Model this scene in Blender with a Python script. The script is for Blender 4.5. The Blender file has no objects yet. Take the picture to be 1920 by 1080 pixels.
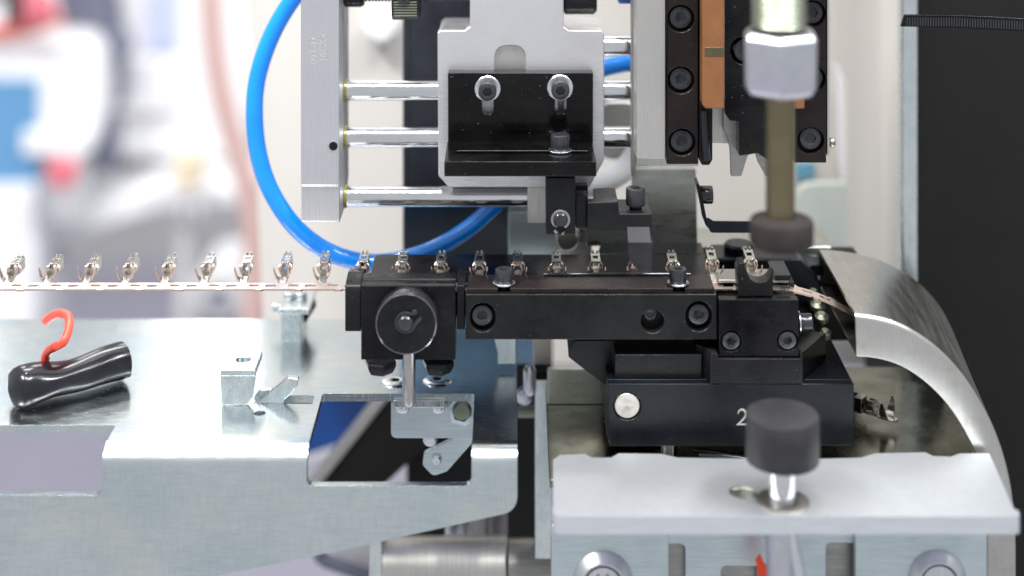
import bpy, bmesh, math, random
from mathutils import Vector, Matrix
from mathutils.geometry import tessellate_polygon
random.seed(7)
S = 0.0001            # one working unit is a tenth of a millimetre
D0 = 3000.0           # camera distance to the sharp plane
HOR = -550.0
CZ = 1090.0
PI = math.pi
sc = bpy.context.scene
C = sc.collection

# ------------------------------------------------------------------ camera
cam = bpy.data.cameras.new('camera'); co = bpy.data.objects.new('camera', cam); C.objects.link(co)
co.location = (0, -D0*S, CZ*S); co.rotation_euler = (PI/2, 0, 0)
cam.sensor_width = 36.0; cam.lens = 56.25; cam.shift_y = -1090.0/1920.0
cam.clip_start = 0.01; cam.clip_end = 50
cam.dof.use_dof = True; cam.dof.focus_distance = (D0+35)*S; cam.dof.aperture_fstop = 7.3
sc.camera = co
# ------------------------------------------------------------------ world and lamps
w = bpy.data.worlds.new("World"); sc.world = w; w.use_nodes = True
bg = w.node_tree.nodes['Background']
bg.inputs[0].default_value = (0.93, 0.96, 1.0, 1); bg.inputs[1].default_value = 0.60
def area(name, loc, tgt, size, power, col=(1, 1, 1), sy=None):
    l = bpy.data.lights.new(name, 'AREA'); l.energy = power; l.color = col
    l.shape = 'RECTANGLE'; l.size = size*S; l.size_y = (sy or size)*S
    o = bpy.data.objects.new(name, l); C.objects.link(o)
    o.location = Vector(loc)*S
    o.rotation_euler = (Vector(tgt)-Vector(loc)).to_track_quat('-Z', 'Y').to_euler()
    return o
area('ceiling_lamp', (-4300, -2600, 7000), (0, 0, 0), 3200, 8, (1, .98, .95), 1300)
area('ceiling_lamp', (0, -2900, 7400), (0, 0, 0), 3000, 5.5, (1, 1, 1), 1300)
area('ceiling_lamp', (4300, -2200, 7400), (0, 0, 0), 3200, 8, (.96, .98, 1), 1300)
area('ceiling_lamp', (-3500, 9000, 8500), (-500, 300, 0), 5000, 4.5, (1, 1, 1), 1800)
for q_ in ((-5200, -800, 6500), (-1800, 2400, 8200), (1500, -4800, 7600), (5200, 600, 7000), (4300, 4200, 8400)):
    area('hall_spotlight', q_, (0, 0, 0), 420, 1.5, (1, .97, .92))  # unseen small lamps added for sparkle on hose and metal
area('ceiling_lamp', (0, 9500, 14000), (0, 9000, 0), 9000, 4.5, (1, 1, 1), 9000)
for x_, w_ in ((-2500, 1300), (-6400, 2300)):
    area('hall_light_panel', (x_, 12000, 5200), (x_*.2, 0, -300), w_, .55*w_/1300, (1, 1, .98), 2600)  # unseen panels added so white reflections fall on the zinc sheet
sc.view_settings.view_transform = 'Standard'; sc.view_settings.look = 'None'
sc.view_settings.exposure = 0.05; sc.view_settings.gamma = 1.0

# ------------------------------------------------------------------ materials
def nt(name):
    m = bpy.data.materials.new(name); m.use_nodes = True
    t = m.node_tree; return m, t, t.nodes['Principled BSDF']
def coords(t, scale):
    tc = t.nodes.new('ShaderNodeTexCoord'); mp = t.nodes.new('ShaderNodeMapping')
    t.links.new(tc.outputs['Object'], mp.inputs['Vector'])
    mp.inputs['Scale'].default_value = [1.0/(S*s) for s in scale]
    return mp.outputs['Vector']
def noise(t, scale, detail=3.0, rough=0.55, seed=0.0):
    n = t.nodes.new('ShaderNodeTexNoise'); n.inputs['Scale'].default_value = 1.0
    n.inputs['Detail'].default_value = detail; n.inputs['Roughness'].default_value = rough
    v = coords(t, scale)
    if seed:
        a = t.nodes.new('ShaderNodeVectorMath'); a.operation = 'ADD'; a.inputs[1].default_value = (seed, seed*2, seed*3)
        t.links.new(v, a.inputs[0]); v = a.outputs[0]
    t.links.new(v, n.inputs['Vector']); return n.outputs['Fac']
def ramp(t, fac, a, b, ca=(0, 0, 0, 1), cb=(1, 1, 1, 1)):
    r = t.nodes.new('ShaderNodeValToRGB'); r.color_ramp.elements[0].position = a; r.color_ramp.elements[1].position = b
    r.color_ramp.elements[0].color = ca; r.color_ramp.elements[1].color = cb
    t.links.new(fac, r.inputs[0]); return r.outputs[0]
def mixc(t, fac, a, b, mode='MIX'):
    m = t.nodes.new('ShaderNodeMix'); m.data_type = 'RGBA'; m.blend_type = mode
    for s_, v in ((0, fac), (6, a), (7, b)):
        if isinstance(v, (int, float)): m.inputs[s_].default_value = v
        elif isinstance(v, tuple): m.inputs[s_].default_value = v if len(v) == 4 else (*v, 1)
        else: t.links.new(v, m.inputs[s_])
    return m.outputs[2]
def mrange(t, fac, a, b, lo=.25, hi=.75):
    m = t.nodes.new('ShaderNodeMapRange'); t.links.new(fac, m.inputs[0])
    m.inputs[1].default_value = lo; m.inputs[2].default_value = hi
    m.inputs[3].default_value = a; m.inputs[4].default_value = b; return m.outputs[0]
def bump(t, p, h, strength, dist):
    b = t.nodes.new('ShaderNodeBump'); b.inputs['Strength'].default_value = strength; b.inputs['Distance'].default_value = dist*S
    t.links.new(h, b.inputs['Height']); t.links.new(b.outputs[0], p.inputs['Normal'])
def metal(name, col, col2, rough=(.25, .4), streak=(60, 60, 3), streak2=None, topless=False, cloud=140, bs=.15, bd=1.0, metallic=1.0, stain=None, contrast=.42, st=(.56, .72, .55)):
    m, t, p = nt(name)
    p.inputs['Metallic'].default_value = metallic
    c = noise(t, (cloud,)*3, 4, .6)
    s1 = noise(t, streak, 3, .6, 3.1)
    base = mixc(t, mrange(t, c, 0, 1, .3, .7), tuple(col), tuple(col2))
    h = s1
    if streak2:
        s2 = noise(t, streak2, 3, .6, 7.7)
        if topless:                                 # the cross grain is only on the upright face
            g_ = t.nodes.new('ShaderNodeTexCoord'); sx = t.nodes.new('ShaderNodeSeparateXYZ'); ab_ = t.nodes.new('ShaderNodeMath'); ab_.operation = 'ABSOLUTE'
            t.links.new(g_.outputs['Normal'], sx.inputs[0]); t.links.new(sx.outputs[2], ab_.inputs[0])
            mx = t.nodes.new('ShaderNodeMix'); t.links.new(ab_.outputs[0], mx.inputs[0]); t.links.new(s2, mx.inputs[2]); mx.inputs[3].default_value = .5; s2 = mx.outputs[0]
        mm = t.nodes.new('ShaderNodeMath'); mm.operation = 'MULTIPLY'
        t.links.new(s1, mm.inputs[0]); t.links.new(s2, mm.inputs[1])
        m2 = t.nodes.new('ShaderNodeMath'); m2.operation = 'POWER'; m2.inputs[1].default_value = .5
        t.links.new(mm.outputs[0], m2.inputs[0]); h = m2.outputs[0]
    base = mixc(t, mrange(t, h, contrast, 0, .3 if contrast < .5 else .40, .62 if contrast < .5 else .60), base, mixc(t, 1.0, base, (.66, .69, .72), 'MULTIPLY'))
    if stain:
        sn = noise(t, (170, 170, 110), 5, .65, 11)
        base = mixc(t, ramp(t, sn, st[0], st[1], (0, 0, 0, 1), (st[2], st[2], st[2], 1)), base, tuple(stain))
    t.links.new(base, p.inputs['Base Color'])
    t.links.new(mrange(t, h, rough[1], rough[0], .3, .7), p.inputs['Roughness'])
    if bs: bump(t, p, h, bs, bd)
    return m
def black(name, col, rough=(.28, .42), spec=.4, dust=.5, dustcol=(.28, .28, .27), grain=(9, 9, 9), metallic=0.0, specks=6.0):
    m, t, p = nt(name)
    p.inputs['Metallic'].default_value = metallic
    p.inputs['Specular IOR Level'].default_value = spec
    c = noise(t, (90,)*3, 5, .65); g = noise(t, grain, 2, .5, 5)
    base = mixc(t, mrange(t, c, 0, 1, .35, .7), tuple(col), tuple(x*1.9+.003 for x in col))
    sp = noise(t, (specks,)*3, 2, .5, 9); pat = noise(t, (70,)*3, 3, .6, 21)
    th = ramp(t, sp, .70, .74)
    mk = mixc(t, 1.0, th, ramp(t, pat, .42, .62), 'MULTIPLY')
    mk2 = mixc(t, 1.0, mk, (dust, dust, dust), 'MULTIPLY')
    base = mixc(t, mk2, base, dustcol)
    # thin worn haze
    hz = ramp(t, noise(t, (120, 120, 26), 5, .7, 31), .50, .78, (0, 0, 0, 1), (.03*dust*2, .03*dust*2, .03*dust*2, 1))
    base = mixc(t, hz, base, dustcol)
    t.links.new(base, p.inputs['Base Color'])
    t.links.new(mrange(t, c, rough[0], rough[1], .3, .7), p.inputs['Roughness'])
    bump(t, p, g, .06, .8)
    return m
def plain(name, col, rough=.5, metallic=0.0, spec=.5, var=.12, cloud=60, coat=0, emit=None, sss=0):
    m, t, p = nt(name)
    p.inputs['Metallic'].default_value = metallic; p.inputs['Specular IOR Level'].default_value = spec
    c = noise(t, (cloud,)*3, 4, .6)
    t.links.new(mixc(t, mrange(t, c, 0, 1, .3, .7), tuple(x*(1-var) for x in col), tuple(min(1, x*(1+var)) for x in col)), p.inputs['Base Color'])
    t.links.new(mrange(t, c, rough*.85, min(1, rough*1.15), .3, .7), p.inputs['Roughness'])
    p.inputs['Coat Weight'].default_value = coat; p.inputs['Coat Roughness'].default_value = .06
    if sss:
        p.inputs['Subsurface Weight'].default_value = sss; p.inputs['Subsurface Scale'].default_value = 12*S
        p.inputs['Subsurface Radius'].default_value = (.2, .6, 1)
    return m
M = {}
M['zinc'] = metal('zinc_plate', (.74, .79, .80), (.60, .68, .72), (.13, .32), (30, 3.2, 2.0), (1.8, 40, 44), True, 200, .38, .8, stain=(.84, .79, .66), contrast=.55, st=(.50, .70, .45))
M['zinc_small'] = metal('zinc_small', (.78, .82, .83), (.66, .73, .74), (.16, .36), (14, 14, 40), None, False, 40, .15, 1.0)
M['zinc_front'] = metal('zinc_front', (.78, .80, .84), (.765, .795, .82), (.50, .54), (60, 60, 5), None, False, 300, .10, 1.0)
M['zinc_face'] = metal('zinc_face', (.66, .74, .76), (.57, .65, .68), (.34, .5), (60, 60, 3), None, False, 90, .12, .8)
M['zinc_dark'] = metal('zinc_dark', (.60, .62, .57), (.47, .49, .45), (.22, .4), (60, 60, 8), None, False, 90, .12, 1.2)
M['table'] = metal('table_metal', (.36, .36, .29), (.22, .22, .175), (.14, .30), (40, 40, 40), None, False, 70, .1, 1.5)
M['alu'] = metal('milled_aluminium', (.76, .76, .79), (.70, .70, .74), (.38, .48), (3, 60, 90), None, False, 120, .05, .6)
M['alu_carriage'] = metal('carriage_aluminium', (.84, .83, .85), (.78, .77, .79), (.40, .52), (30, 60, 3), None, False, 150, .05, .6, stain=(.70, .66, .60))
M['alu_plate'] = metal('plate_aluminium', (.66, .64, .61), (.60, .59, .57), (.38, .5), (3, 60, 60), None, False, 120, .05, .6)
M['chrome'] = metal('chromed_steel', (.82, .83, .85), (.76, .77, .80), (.05, .11), (200, 3, 3), None, False, 90, .03, .4)
M['steel'] = metal('brushed_steel', (.58, .57, .55), (.50, .48, .46), (.22, .36), (3, 3, 60), (40, 3, 40), False, 110, .18, .8, stain=(.42, .36, .28))
M['chute_steel'] = metal('chute_steel', (.66, .65, .62), (.56, .545, .51), (.26, .36), (14, 120, 160), None, False, 120, .0, .6, stain=(.42, .33, .22))
M['steel_pin'] = metal('ground_pin_steel', (.55, .53, .52), (.46, .44, .43), (.15, .3), (3, 3, 80), None, False, 50, .1, .6)
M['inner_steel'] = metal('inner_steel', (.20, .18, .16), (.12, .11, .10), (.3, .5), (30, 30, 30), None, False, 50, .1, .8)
M['grey_steel'] = metal('grey_steel', (.42, .41, .39), (.36, .35, .33), (.35, .5), (60, 60, 4), None, False, 60, .08, .8)
M['disc'] = metal('turned_face', (.56, .53, .48), (.46, .43, .39), (.3, .45), (8, 8, 8), None, False, 20, .05, .6)
M['yellow_zinc'] = metal('yellow_chromate', (.27, .22, .14), (.21, .19, .11), (.28, .45), (8, 8, 90), None, False, 60, .06, .8)
M['thread'] = metal('zinc_thread', (.32, .34, .28), (.24, .27, .20), (.34, .5), (30, 30, 30), None, False, 50, .05, .8)
M['nut'] = metal('bright_nut', (.70, .71, .74), (.62, .63, .67), (.30, .42), (30, 30, 60), None, False, 70, .05, .8)
M['tin'] = metal('tin_plating', (.92, .90, .87), (.80, .78, .74), (.14, .3), (7, 7, 7), None, False, 12, .3, 1.0)
M['carrier'] = metal('carrier_strip', (.95, .84, .77), (.90, .76, .68), (.30, .45), (7, 7, 7), None, False, 20, .25, .8)
M['tin_dark'] = metal('tin_shell', (.70, .68, .64), (.40, .385, .36), (.12, .28), (7, 7, 7), None, False, 12, .3, 1.0)
M['copper'] = metal('copper_edge', (.86, .64, .53), (.80, .56, .45), (.2, .35), (9, 9, 9), None, False, 12, .1, .6)
M['washer'] = metal('washer_zinc', (.84, .87, .88), (.74, .77, .79), (.18, .32), (9, 9, 9), None, False, 20, .1, .6)
M['black'] = black('black_anodised', (.0026, .0026, .0031), (.20, .34), .20, .3)
M['black_gloss'] = black('black_gloss', (.0012, .0012, .0014), (.08, .20), .22, .22)
M['black_oxide'] = black('black_oxide', (.0038, .0040, .0047), (.22, .36), .26, .3)
M['black_blue'] = black('black_blue', (.0018, .0030, .0050), (.25, .38), .26, .25, specks=4)
M['black_brown'] = black('black_brown', (.0075, .0046, .0046), (.22, .34), .22, .2)
M['burnished'] = black('burnished_black', (.10, .10, .11), (.14, .26), .7, .3, metallic=.85, grain=(14, 14, 14))
M['finger_black'] = black('finger_black', (.011, .011, .013), (.30, .45), .3, .3)
M['screw'] = black('screw_black', (.030, .032, .037), (.18, .30), .6, .3, metallic=.5, grain=(4, 4, 4))
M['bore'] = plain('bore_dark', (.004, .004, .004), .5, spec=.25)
M['rubber'] = black('rubber', (.013, .013, .015), (.42, .55), .5, .15, specks=10)
M['rubber_foot'] = black('foot_rubber', (.017, .014, .0135), (.55, .7), .2, .1, specks=12)
M['sleeve'] = black('shrink_sleeve', (.005, .005, .008), (.12, .28), .5, .1, specks=5)
M['hose'] = plain('blue_hose', (.0, .25, .90), .14, spec=.5, var=.05, coat=.5)
M['blue_fit'] = plain('blue_fitting', (.01, .08, .35), .3)
M['red_wire'] = plain('red_wire', (.85, .075, .045), .35, var=.05)
M['orange'] = plain('orange_red', (.90, .06, .01), .4, var=.04)
M['amber'] = plain('phenolic', (.19, .080, .030), .36, var=.14, cloud=50)
M['oil'] = plain('oil_residue', (.20, .17, .02), .2, spec=.7)
M['white_panel'] = plain('white_panel', (.63, .605, .57), .55, var=.02, cloud=900)
M['white_far'] = plain('far_white', (.74, .74, .76), .5, var=.03, cloud=900)
M['grey_far'] = plain('far_grey', (.50, .50, .52), .6, var=.05, cloud=900)
M['light_far'] = plain('far_light_grey', (.58, .575, .57), .6, var=.05, cloud=1500)
M['sage_far'] = plain('far_sage', (.47, .51, .48), .6, var=.05, cloud=300)
M['teal_far'] = plain('far_teal', (.12, .32, .44), .6, var=.05, cloud=300)
M['slate_far'] = plain('far_slate', (.12, .13, .18), .6, var=.05, cloud=900)
M['dark_far'] = plain('far_dark', (.02, .02, .02), .6)
M['blue_far'] = plain('far_blue', (.10, .26, .46), .5, var=.05, cloud=900)
M['perw_far'] = plain('far_periwinkle', (.45, .50, .74), .5, var=.05, cloud=900)
M['red_far'] = plain('far_red', (.68, .14, .11), .5, var=.05, cloud=900)
M['pink_far'] = plain('far_pink', (.56, .38, .35), .5, var=.05, cloud=900)
M['magenta_far'] = plain('far_crimson', (.60, .15, .19), .4, var=.05, cloud=900)
M['tan_far'] = plain('far_tan', (.66, .55, .40), .6, var=.05, cloud=900)
M['floor'] = plain('hall_floor', (.52, .50, .60), .7, var=.05, cloud=3000)
M['slate'] = black('slate_column', (.014, .016, .021), (.35, .5), .25, .1, specks=16)
M['soft_black'] = plain('soft_black', (.010, .010, .0095), .6, spec=.15, var=.1, cloud=500)
M['blue_panel'] = plain('blue_panel', (.0, .055, .26), .4, var=.1, cloud=200)
M['plinth_blue'] = plain('plinth_blue', (.22, .36, .52), .35, var=.2, cloud=120)
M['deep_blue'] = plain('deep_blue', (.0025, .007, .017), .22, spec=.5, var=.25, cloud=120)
M['ink'] = plain('engraved_fill', (.36, .35, .33), .6, var=.05, cloud=8)
M['faint'] = plain('laser_mark', (.50, .50, .49), .6, metallic=.7, var=.25, cloud=5)
M['yellow_dust'] = plain('yellow_dust', (.62, .50, .08), .8)
M['white_rubber'] = plain('white_cap', (.80, .80, .80), .6, var=.02)

# ------------------------------------------------------------------ geometry helpers (working units)
def P(px, py, Y):
    k = (D0+Y)/D0
    return Vector(((px-960)*k, Y, CZ-(py-HOR)*k))
def PX(px, Y): return (px-960)*(D0+Y)/D0
def PZ(py, Y): return CZ-(py-HOR)*(D0+Y)/D0
def circ(cx, cy, r, n=28, a0=0.0): return [(cx+r*math.cos(a0+2*PI*i/n), cy+r*math.sin(a0+2*PI*i/n)) for i in range(n)]
def slot(cx, cy, r, dx=0, dy=0, n=8):
    """stadium around the segment (cx,cy)-(cx+dx,cy+dy)"""
    a = math.atan2(dy, dx); o = []
    for i in range(n+1): t = a+PI/2+PI*i/n; o.append((cx+r*math.cos(t), cy+r*math.sin(t)))
    for i in range(n+1): t = a-PI/2+PI*i/n; o.append((cx+dx+r*math.cos(t), cy+dy+r*math.sin(t)))
    return o
def rnd(pts, r, n=5):
    out = []; N = len(pts)
    for i, p in enumerate(pts):
        ri = r[i] if isinstance(r, (list, tuple)) else r
        p = Vector(p[:2]); a = Vector(pts[i-1][:2])-p; b = Vector(pts[(i+1) % N][:2])-p
        if ri <= 0: out.append(tuple(p)); continue
        ang = a.angle(b); d = min(ri/math.tan(ang/2), a.length*.49, b.length*.49)
        q0 = p+a.normalized()*d; q1 = p+b.normalized()*d
        for j in range(n+1):
            t = j/n; out.append(tuple((1-t)**2*q0+2*t*(1-t)*p+t*t*q1))
    return out
def tess(loops):
    tb = bmesh.new(); k = 0; es = []
    for l in loops:
        vs = [tb.verts.new((p[0], p[1], 0)) for p in l]
        es += [tb.edges.new((vs[i], vs[(i+1) % len(vs)])) for i in range(len(vs))]
    tb.verts.index_update()
    bmesh.ops.triangle_fill(tb, use_beauty=True, use_dissolve=False, edges=es, normal=(0, 0, 1))
    out = [[v.index for v in f.verts] for f in tb.faces]; tb.free(); return out
class MB:
    def __init__(s): s.bm = bmesh.new(); s.mi = 0; s.cut = False
    def face(s, vs, mi=None, smooth=True):
        try: f = s.bm.faces.new(vs)
        except ValueError: return None
        f.material_index = s.mi if mi is None else mi; f.smooth = smooth; return f
    def prism(s, poly, holes, fr, w0, w1, side_mi=None):
        loops = [poly]+list(holes)
        flat = [p for l in loops for p in l]
        a = [s.bm.verts.new(fr(p[0], p[1], w0)) for p in flat]
        b = [s.bm.verts.new(fr(p[0], p[1], w1)) for p in flat]
        if len(loops) == 1 and len(poly) <= 64:
            s.face(a, None, False); s.face(b[::-1], None, False)
        else:
            s.cut = True; tf = []
            for t in tess(loops):
                for q in (a, b):
                    f = s.face([q[i] for i in t], None, False)
                    if f: tf.append(f)
        o = 0
        for l in loops:
            n = len(l)
            for i in range(n):
                j = (i+1) % n; s.face([a[o+i], a[o+j], b[o+j], b[o+i]], side_mi)
            o += n
        return s
    def py(s, poly, Y0, Y1, holes=()): return s.prism(poly, holes, lambda u, v, w_: Vector((u, w_, v)), Y0, Y1)
    def pz(s, poly, Z0, Z1, holes=()): return s.prism(poly, holes, lambda u, v, w_: Vector((u, v, w_)), Z0, Z1)
    def px(s, poly, X0, X1, holes=()): return s.prism(poly, holes, lambda u, v, w_: Vector((w_, u, v)), X0, X1)
    def ppy(s, pxpoly, Y, depth, holes=()):
        """outline given where its front face stands at depth Y, pushed straight back"""
        f = lambda l: [(PX(p[0], Y), PZ(p[1], Y)) for p in l]
        return s.py(f(pxpoly), Y, Y+depth, [f(h) for h in holes])
    def box(s, x0, x1, y0, y1, z0, z1): return s.py([(x0, z0), (x1, z0), (x1, z1), (x0, z1)], y0, y1)
    def lathe(s, prof, org, axis, n=32, cap=True):
        ax = Vector(axis).normalized(); u = ax.orthogonal().normalized(); v = ax.cross(u); org = Vector(org)
        rings = []
        for r, h in prof:
            if r < 1e-6: rings.append([s.bm.verts.new(org+ax*h)])
            else: rings.append([s.bm.verts.new(org+ax*h+(u*math.cos(2*PI*i/n)+v*math.sin(2*PI*i/n))*r) for i in range(n)])
        for A, B in zip(rings, rings[1:]):
            for i in range(n):
                j = (i+1) % n
                q = [A[i % len(A)], A[j % len(A)], B[j % len(B)], B[i % len(B)]]
                q2 = []
                for z in q:
                    if z not in q2: q2.append(z)
                if len(q2) > 2: s.face(q2)
        if cap:
            for R_ in (rings[0], rings[-1]):
                if len(R_) > 2: s.face(R_)
        return s
    def cyl(s, org, axis, r, h, n=32, c=1.2): return s.lathe([(r-c, 0), (r, c), (r, h-c), (r-c, h)], org, axis, n)
    def tube(s, pts, r, n=16, cap=True, sub=6):
        P_ = [Vector(p) for p in pts]
        if sub > 1:
            Q = []
            for i in range(len(P_)-1):
                a = P_[max(0, i-1)]; b = P_[i]; c = P_[i+1]; d = P_[min(len(P_)-1, i+2)]
                for k in range(sub):
                    t = k/sub
                    Q.append(.5*((2*b)+(c-a)*t+(2*a-5*b+4*c-d)*t*t+(3*b-a-3*c+d)*t**3))
            Q.append(P_[-1]); P_ = Q
        T = [(P_[min(i+1, len(P_)-1)]-P_[max(0, i-1)]).normalized() for i in range(len(P_))]
        u = T[0].orthogonal().normalized(); rings = []
        for i, p in enumerate(P_):
            u = (u-T[i]*u.dot(T[i])).normalized(); v = T[i].cross(u)
            ri = r(i/(len(P_)-1)) if callable(r) else r
            rings.append([s.bm.verts.new(p+(u*math.cos(2*PI*k/n)+v*math.sin(2*PI*k/n))*ri) for k in range(n)])
        for A, B in zip(rings, rings[1:]):
            for k in range(n): s.face([A[k], A[(k+1) % n], B[(k+1) % n], B[k]])
        if cap: s.face(rings[0]); s.face(rings[-1][::-1])
        return s
    def screwhead(s, org, axis, r, h, rot=0.2, n=28, c=2.0, hexr=.52, dep=.55):
        """socket cap head, org = centre of its outer face, axis points out"""
        ax = Vector(axis).normalized(); u = ax.orthogonal().normalized(); v = ax.cross(u); org = Vector(org)
        fr = lambda a, b, w_: org+u*a+v*b+ax*w_
        R = [[s.bm.verts.new(fr(*p, h_)) for p in circ(0, 0, rr, n)] for rr, h_ in ((r-.5, -h), (r, -h+1), (r, -c), (r-c*.35, -c*.35), (r-c, 0))]
        s.face(R[0])
        for A, B in zip(R, R[1:]):
            for i in range(n): s.face([A[i], A[(i+1) % n], B[(i+1) % n], B[i]])
        hx = [circ(0, 0, r*hexr*q, 6, rot) for q in (1.06, 1.0)]
        H0 = [s.bm.verts.new(fr(*p, 0)) for p in hx[0]]; H1 = [s.bm.verts.new(fr(*p, -.8)) for p in hx[1]]
        H2 = [s.bm.verts.new(fr(*p, -h*dep)) for p in hx[1]]
        al = R[-1]+H0
        for t in tessellate_polygon([[Vector((*p, 0)) for p in circ(0, 0, r-c, n)], [Vector((*p, 0)) for p in hx[0]]]):
            s.face([al[i] for i in t], smooth=False)
        for A, B in ((H0, H1), (H1, H2)):
            for i in range(6): s.face([A[i], A[(i+1) % 6], B[(i+1) % 6], B[i]], smooth=False)
        ctr = s.bm.verts.new(fr(0, 0, -h*dep-r*.12))
        for i in range(6): s.face([H2[i], H2[(i+1) % 6], ctr], smooth=False)
        return s
    def sheet(s, poly, holes, cuts, fn, th, edge_mi=None, flat_fn=None):
        """flat outline (u,v) cut along lines, bent by fn(u,v)->(point, inward normal), thickness th"""
        tb = bmesh.new()
        loops = [poly]+list(holes); flat = [p for l in loops for p in l]
        vs = [tb.verts.new((p[0], p[1], 0)) for p in flat]
        for t in tess(loops):
            try: tb.faces.new([vs[i] for i in t])
            except ValueError: pass
        for ax, val in cuts:
            g = list(tb.verts)+list(tb.edges)+list(tb.faces)
            bmesh.ops.bisect_plane(tb, geom=g, dist=1e-5, plane_co=(val, 0, 0) if ax == 0 else (0, val, 0), plane_no=(1, 0, 0) if ax == 0 else (0, 1, 0))
        A = {}; B = {}
        for q in tb.verts:
            p, n_ = fn(q.co.x, q.co.y); A[q] = s.bm.verts.new(p); B[q] = s.bm.verts.new(p+n_*th)
        for f in tb.faces:
            fl = flat_fn(f) if flat_fn else True
            s.face([A[q] for q in f.verts], None, not fl); s.face([B[q] for q in f.verts][::-1], None, not fl)
        for e in tb.edges:
            if len(e.link_faces) == 1:
                a, b = e.verts; s.face([A[a], A[b], B[b], B[a]], edge_mi)
        tb.free(); return s
    def mesh(s, name, org, mats, angle=33):
        bmesh.ops.recalc_face_normals(s.bm, faces=s.bm.faces)
        for q in s.bm.verts: q.co = (q.co-org)*S
        me = bpy.data.meshes.new(name); s.bm.to_mesh(me); s.bm.free()
        for m in mats: me.materials.append(m)
        me.set_sharp_from_angle(angle=math.radians(angle))
        return me
def mk(name, mb, mat, org, parent=None, bevel=0.0, label=None, seg=2):
    mats = [M[x] for x in ([mat] if isinstance(mat, str) else mat)]
    cut = mb.cut
    o = bpy.data.objects.new(name, mb.mesh(name, Vector(org), mats)); C.objects.link(o)
    if parent: o.parent = parent
    else: o.location = Vector(org)*S
    if bevel:
        b = o.modifiers.new('edge', 'BEVEL'); b.width = bevel*S; b.segments = seg; b.limit_method = 'ANGLE'
        b.angle_limit = math.radians(38); b.harden_normals = not cut; b.use_clamp_overlap = True
    if label: o['label'] = label
    return o
class Thing:
    def __init__(s, name, label, cat, org, group=None):
        s.o = bpy.data.objects.new(name, None); C.objects.link(s.o); s.org = Vector(org)
        s.o.location = s.org*S; s.o.empty_display_size = .002
        s.o['label'] = label; s.o['category'] = cat
        if group: s.o['group'] = group
    def part(s, name, mb, mat, bevel=0.0, label=None, parent=None, seg=2):
        return mk(name, mb, mat, s.org, parent or s.o, bevel, label, seg)
    def screw(s, org, axis, r, h, rot=.2, mat='screw', washer=0, name='screw', wt=4, knurl=False):
        ax = Vector(axis).normalized(); org = Vector(org)
        o = s.part(name, MB().screwhead(org, axis, r, h, rot), mat)
        if washer:
            u = ax.orthogonal().normalized(); v = ax.cross(u); b = org-ax*h
            s.part('washer', MB().lathe([(washer-1, -wt), (washer, -wt+1), (washer, -1), (washer-1, -.2), (r*.6, -.2)], b, ax, 32), 'washer', parent=o)
        return o
def solo(name, label, cat, mb, mat, org, bevel=0.0, group=None, kind=None, seg=2):
    o = mk(name, mb, mat, org, None, bevel, label, seg)
    if kind: o['kind'] = kind
    else: o['category'] = cat
    if group: o['group'] = group
    return o
def text_part(thing, name, body, org, size, mat, rot, ext=.25, parent=None):
    cu = bpy.data.curves.new(name, 'FONT'); cu.body = body; cu.size = size*S; cu.extrude = ext*S; cu.align_x = 'LEFT'
    tmp = bpy.data.objects.new(name, cu); C.objects.link(tmp)
    dg = bpy.context.evaluated_depsgraph_get(); me = bpy.data.meshes.new_from_object(tmp.evaluated_get(dg))
    bpy.data.objects.remove(tmp); me.materials.clear(); me.materials.append(M[mat])
    o = bpy.data.objects.new(name, me); C.objects.link(o); o.parent = parent or thing.o
    o.location = (Vector(org)-thing.org)*S; o.rotation_euler = rot
    return o

# ================================================================== SETTING
mb = MB(); mb.box(-30000, 30000, -6000, 40000, -9040, -9000)
solo('floor', None, None, mb, 'floor', (0, 0, -9000), kind='structure')
mb = MB(); mb.box(-30000, 30000, 26000, 26400, -9000, 16000)
solo('back_wall', None, None, mb, 'light_far', (0, 26000, 0), kind='structure')

# machine housing behind the tooling: white panel
HY = 1100
t = Thing('machine_housing', 'off-white sheet housing of the press standing behind the blue hose and guide rods', 'machine housing', (PX(1000, HY), HY, -1500))
mb = MB(); mb.py([(PX(430, HY)+90, PZ(690, HY)), (PX(1700, HY), PZ(690, HY)), (PX(1700, HY), 2600), (PX(430, HY)-60, 2600)], HY, HY+400)
t.part('panel', mb, 'white_panel', 14)
mb = MB(); mb.lathe([(0, 0), (26, 0), (40, 12), (44, 30), (44, 60)], (PX(718, HY), HY-60, PZ(48, HY)), (0, 1, 0)); t.part('cap', mb, 'white_rubber')

# dark column behind carriage
YC = 430
t = Thing('machine_column', 'dark slate column rising behind the silver carriage and its guide rods', 'column', (PX(880, YC), YC, -700))
mb = MB(); mb.box(PX(755, YC), PX(1010, YC), YC, YC+220, PZ(476, YC)-240, 2200); t.part('profile', mb, 'slate', 6)
mb = MB(); mb.box(PX(772, YC), PX(990, YC), YC-6, YC, PZ(440, YC), 2150); t.part('cover_strip', mb, 'slate', 2)
mb = MB(); mb.box(PX(758, YC), PX(1006, YC), YC-12, YC-6.5, PZ(482, YC), PZ(352, YC)); t.part('lower_cover', mb, 'deep_blue', 2)  # the hose's blue reflection in the column, put in as dark blue colour
mb = MB(); mb.box(PX(750, YC), PX(1006, YC), YC-14, YC-1, PZ(476, YC)-230, PZ(484, YC)); t.part('plinth', mb, 'plinth_blue', 2)  # blue slab added behind the bed to tint the zinc sheet's reflection
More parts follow.
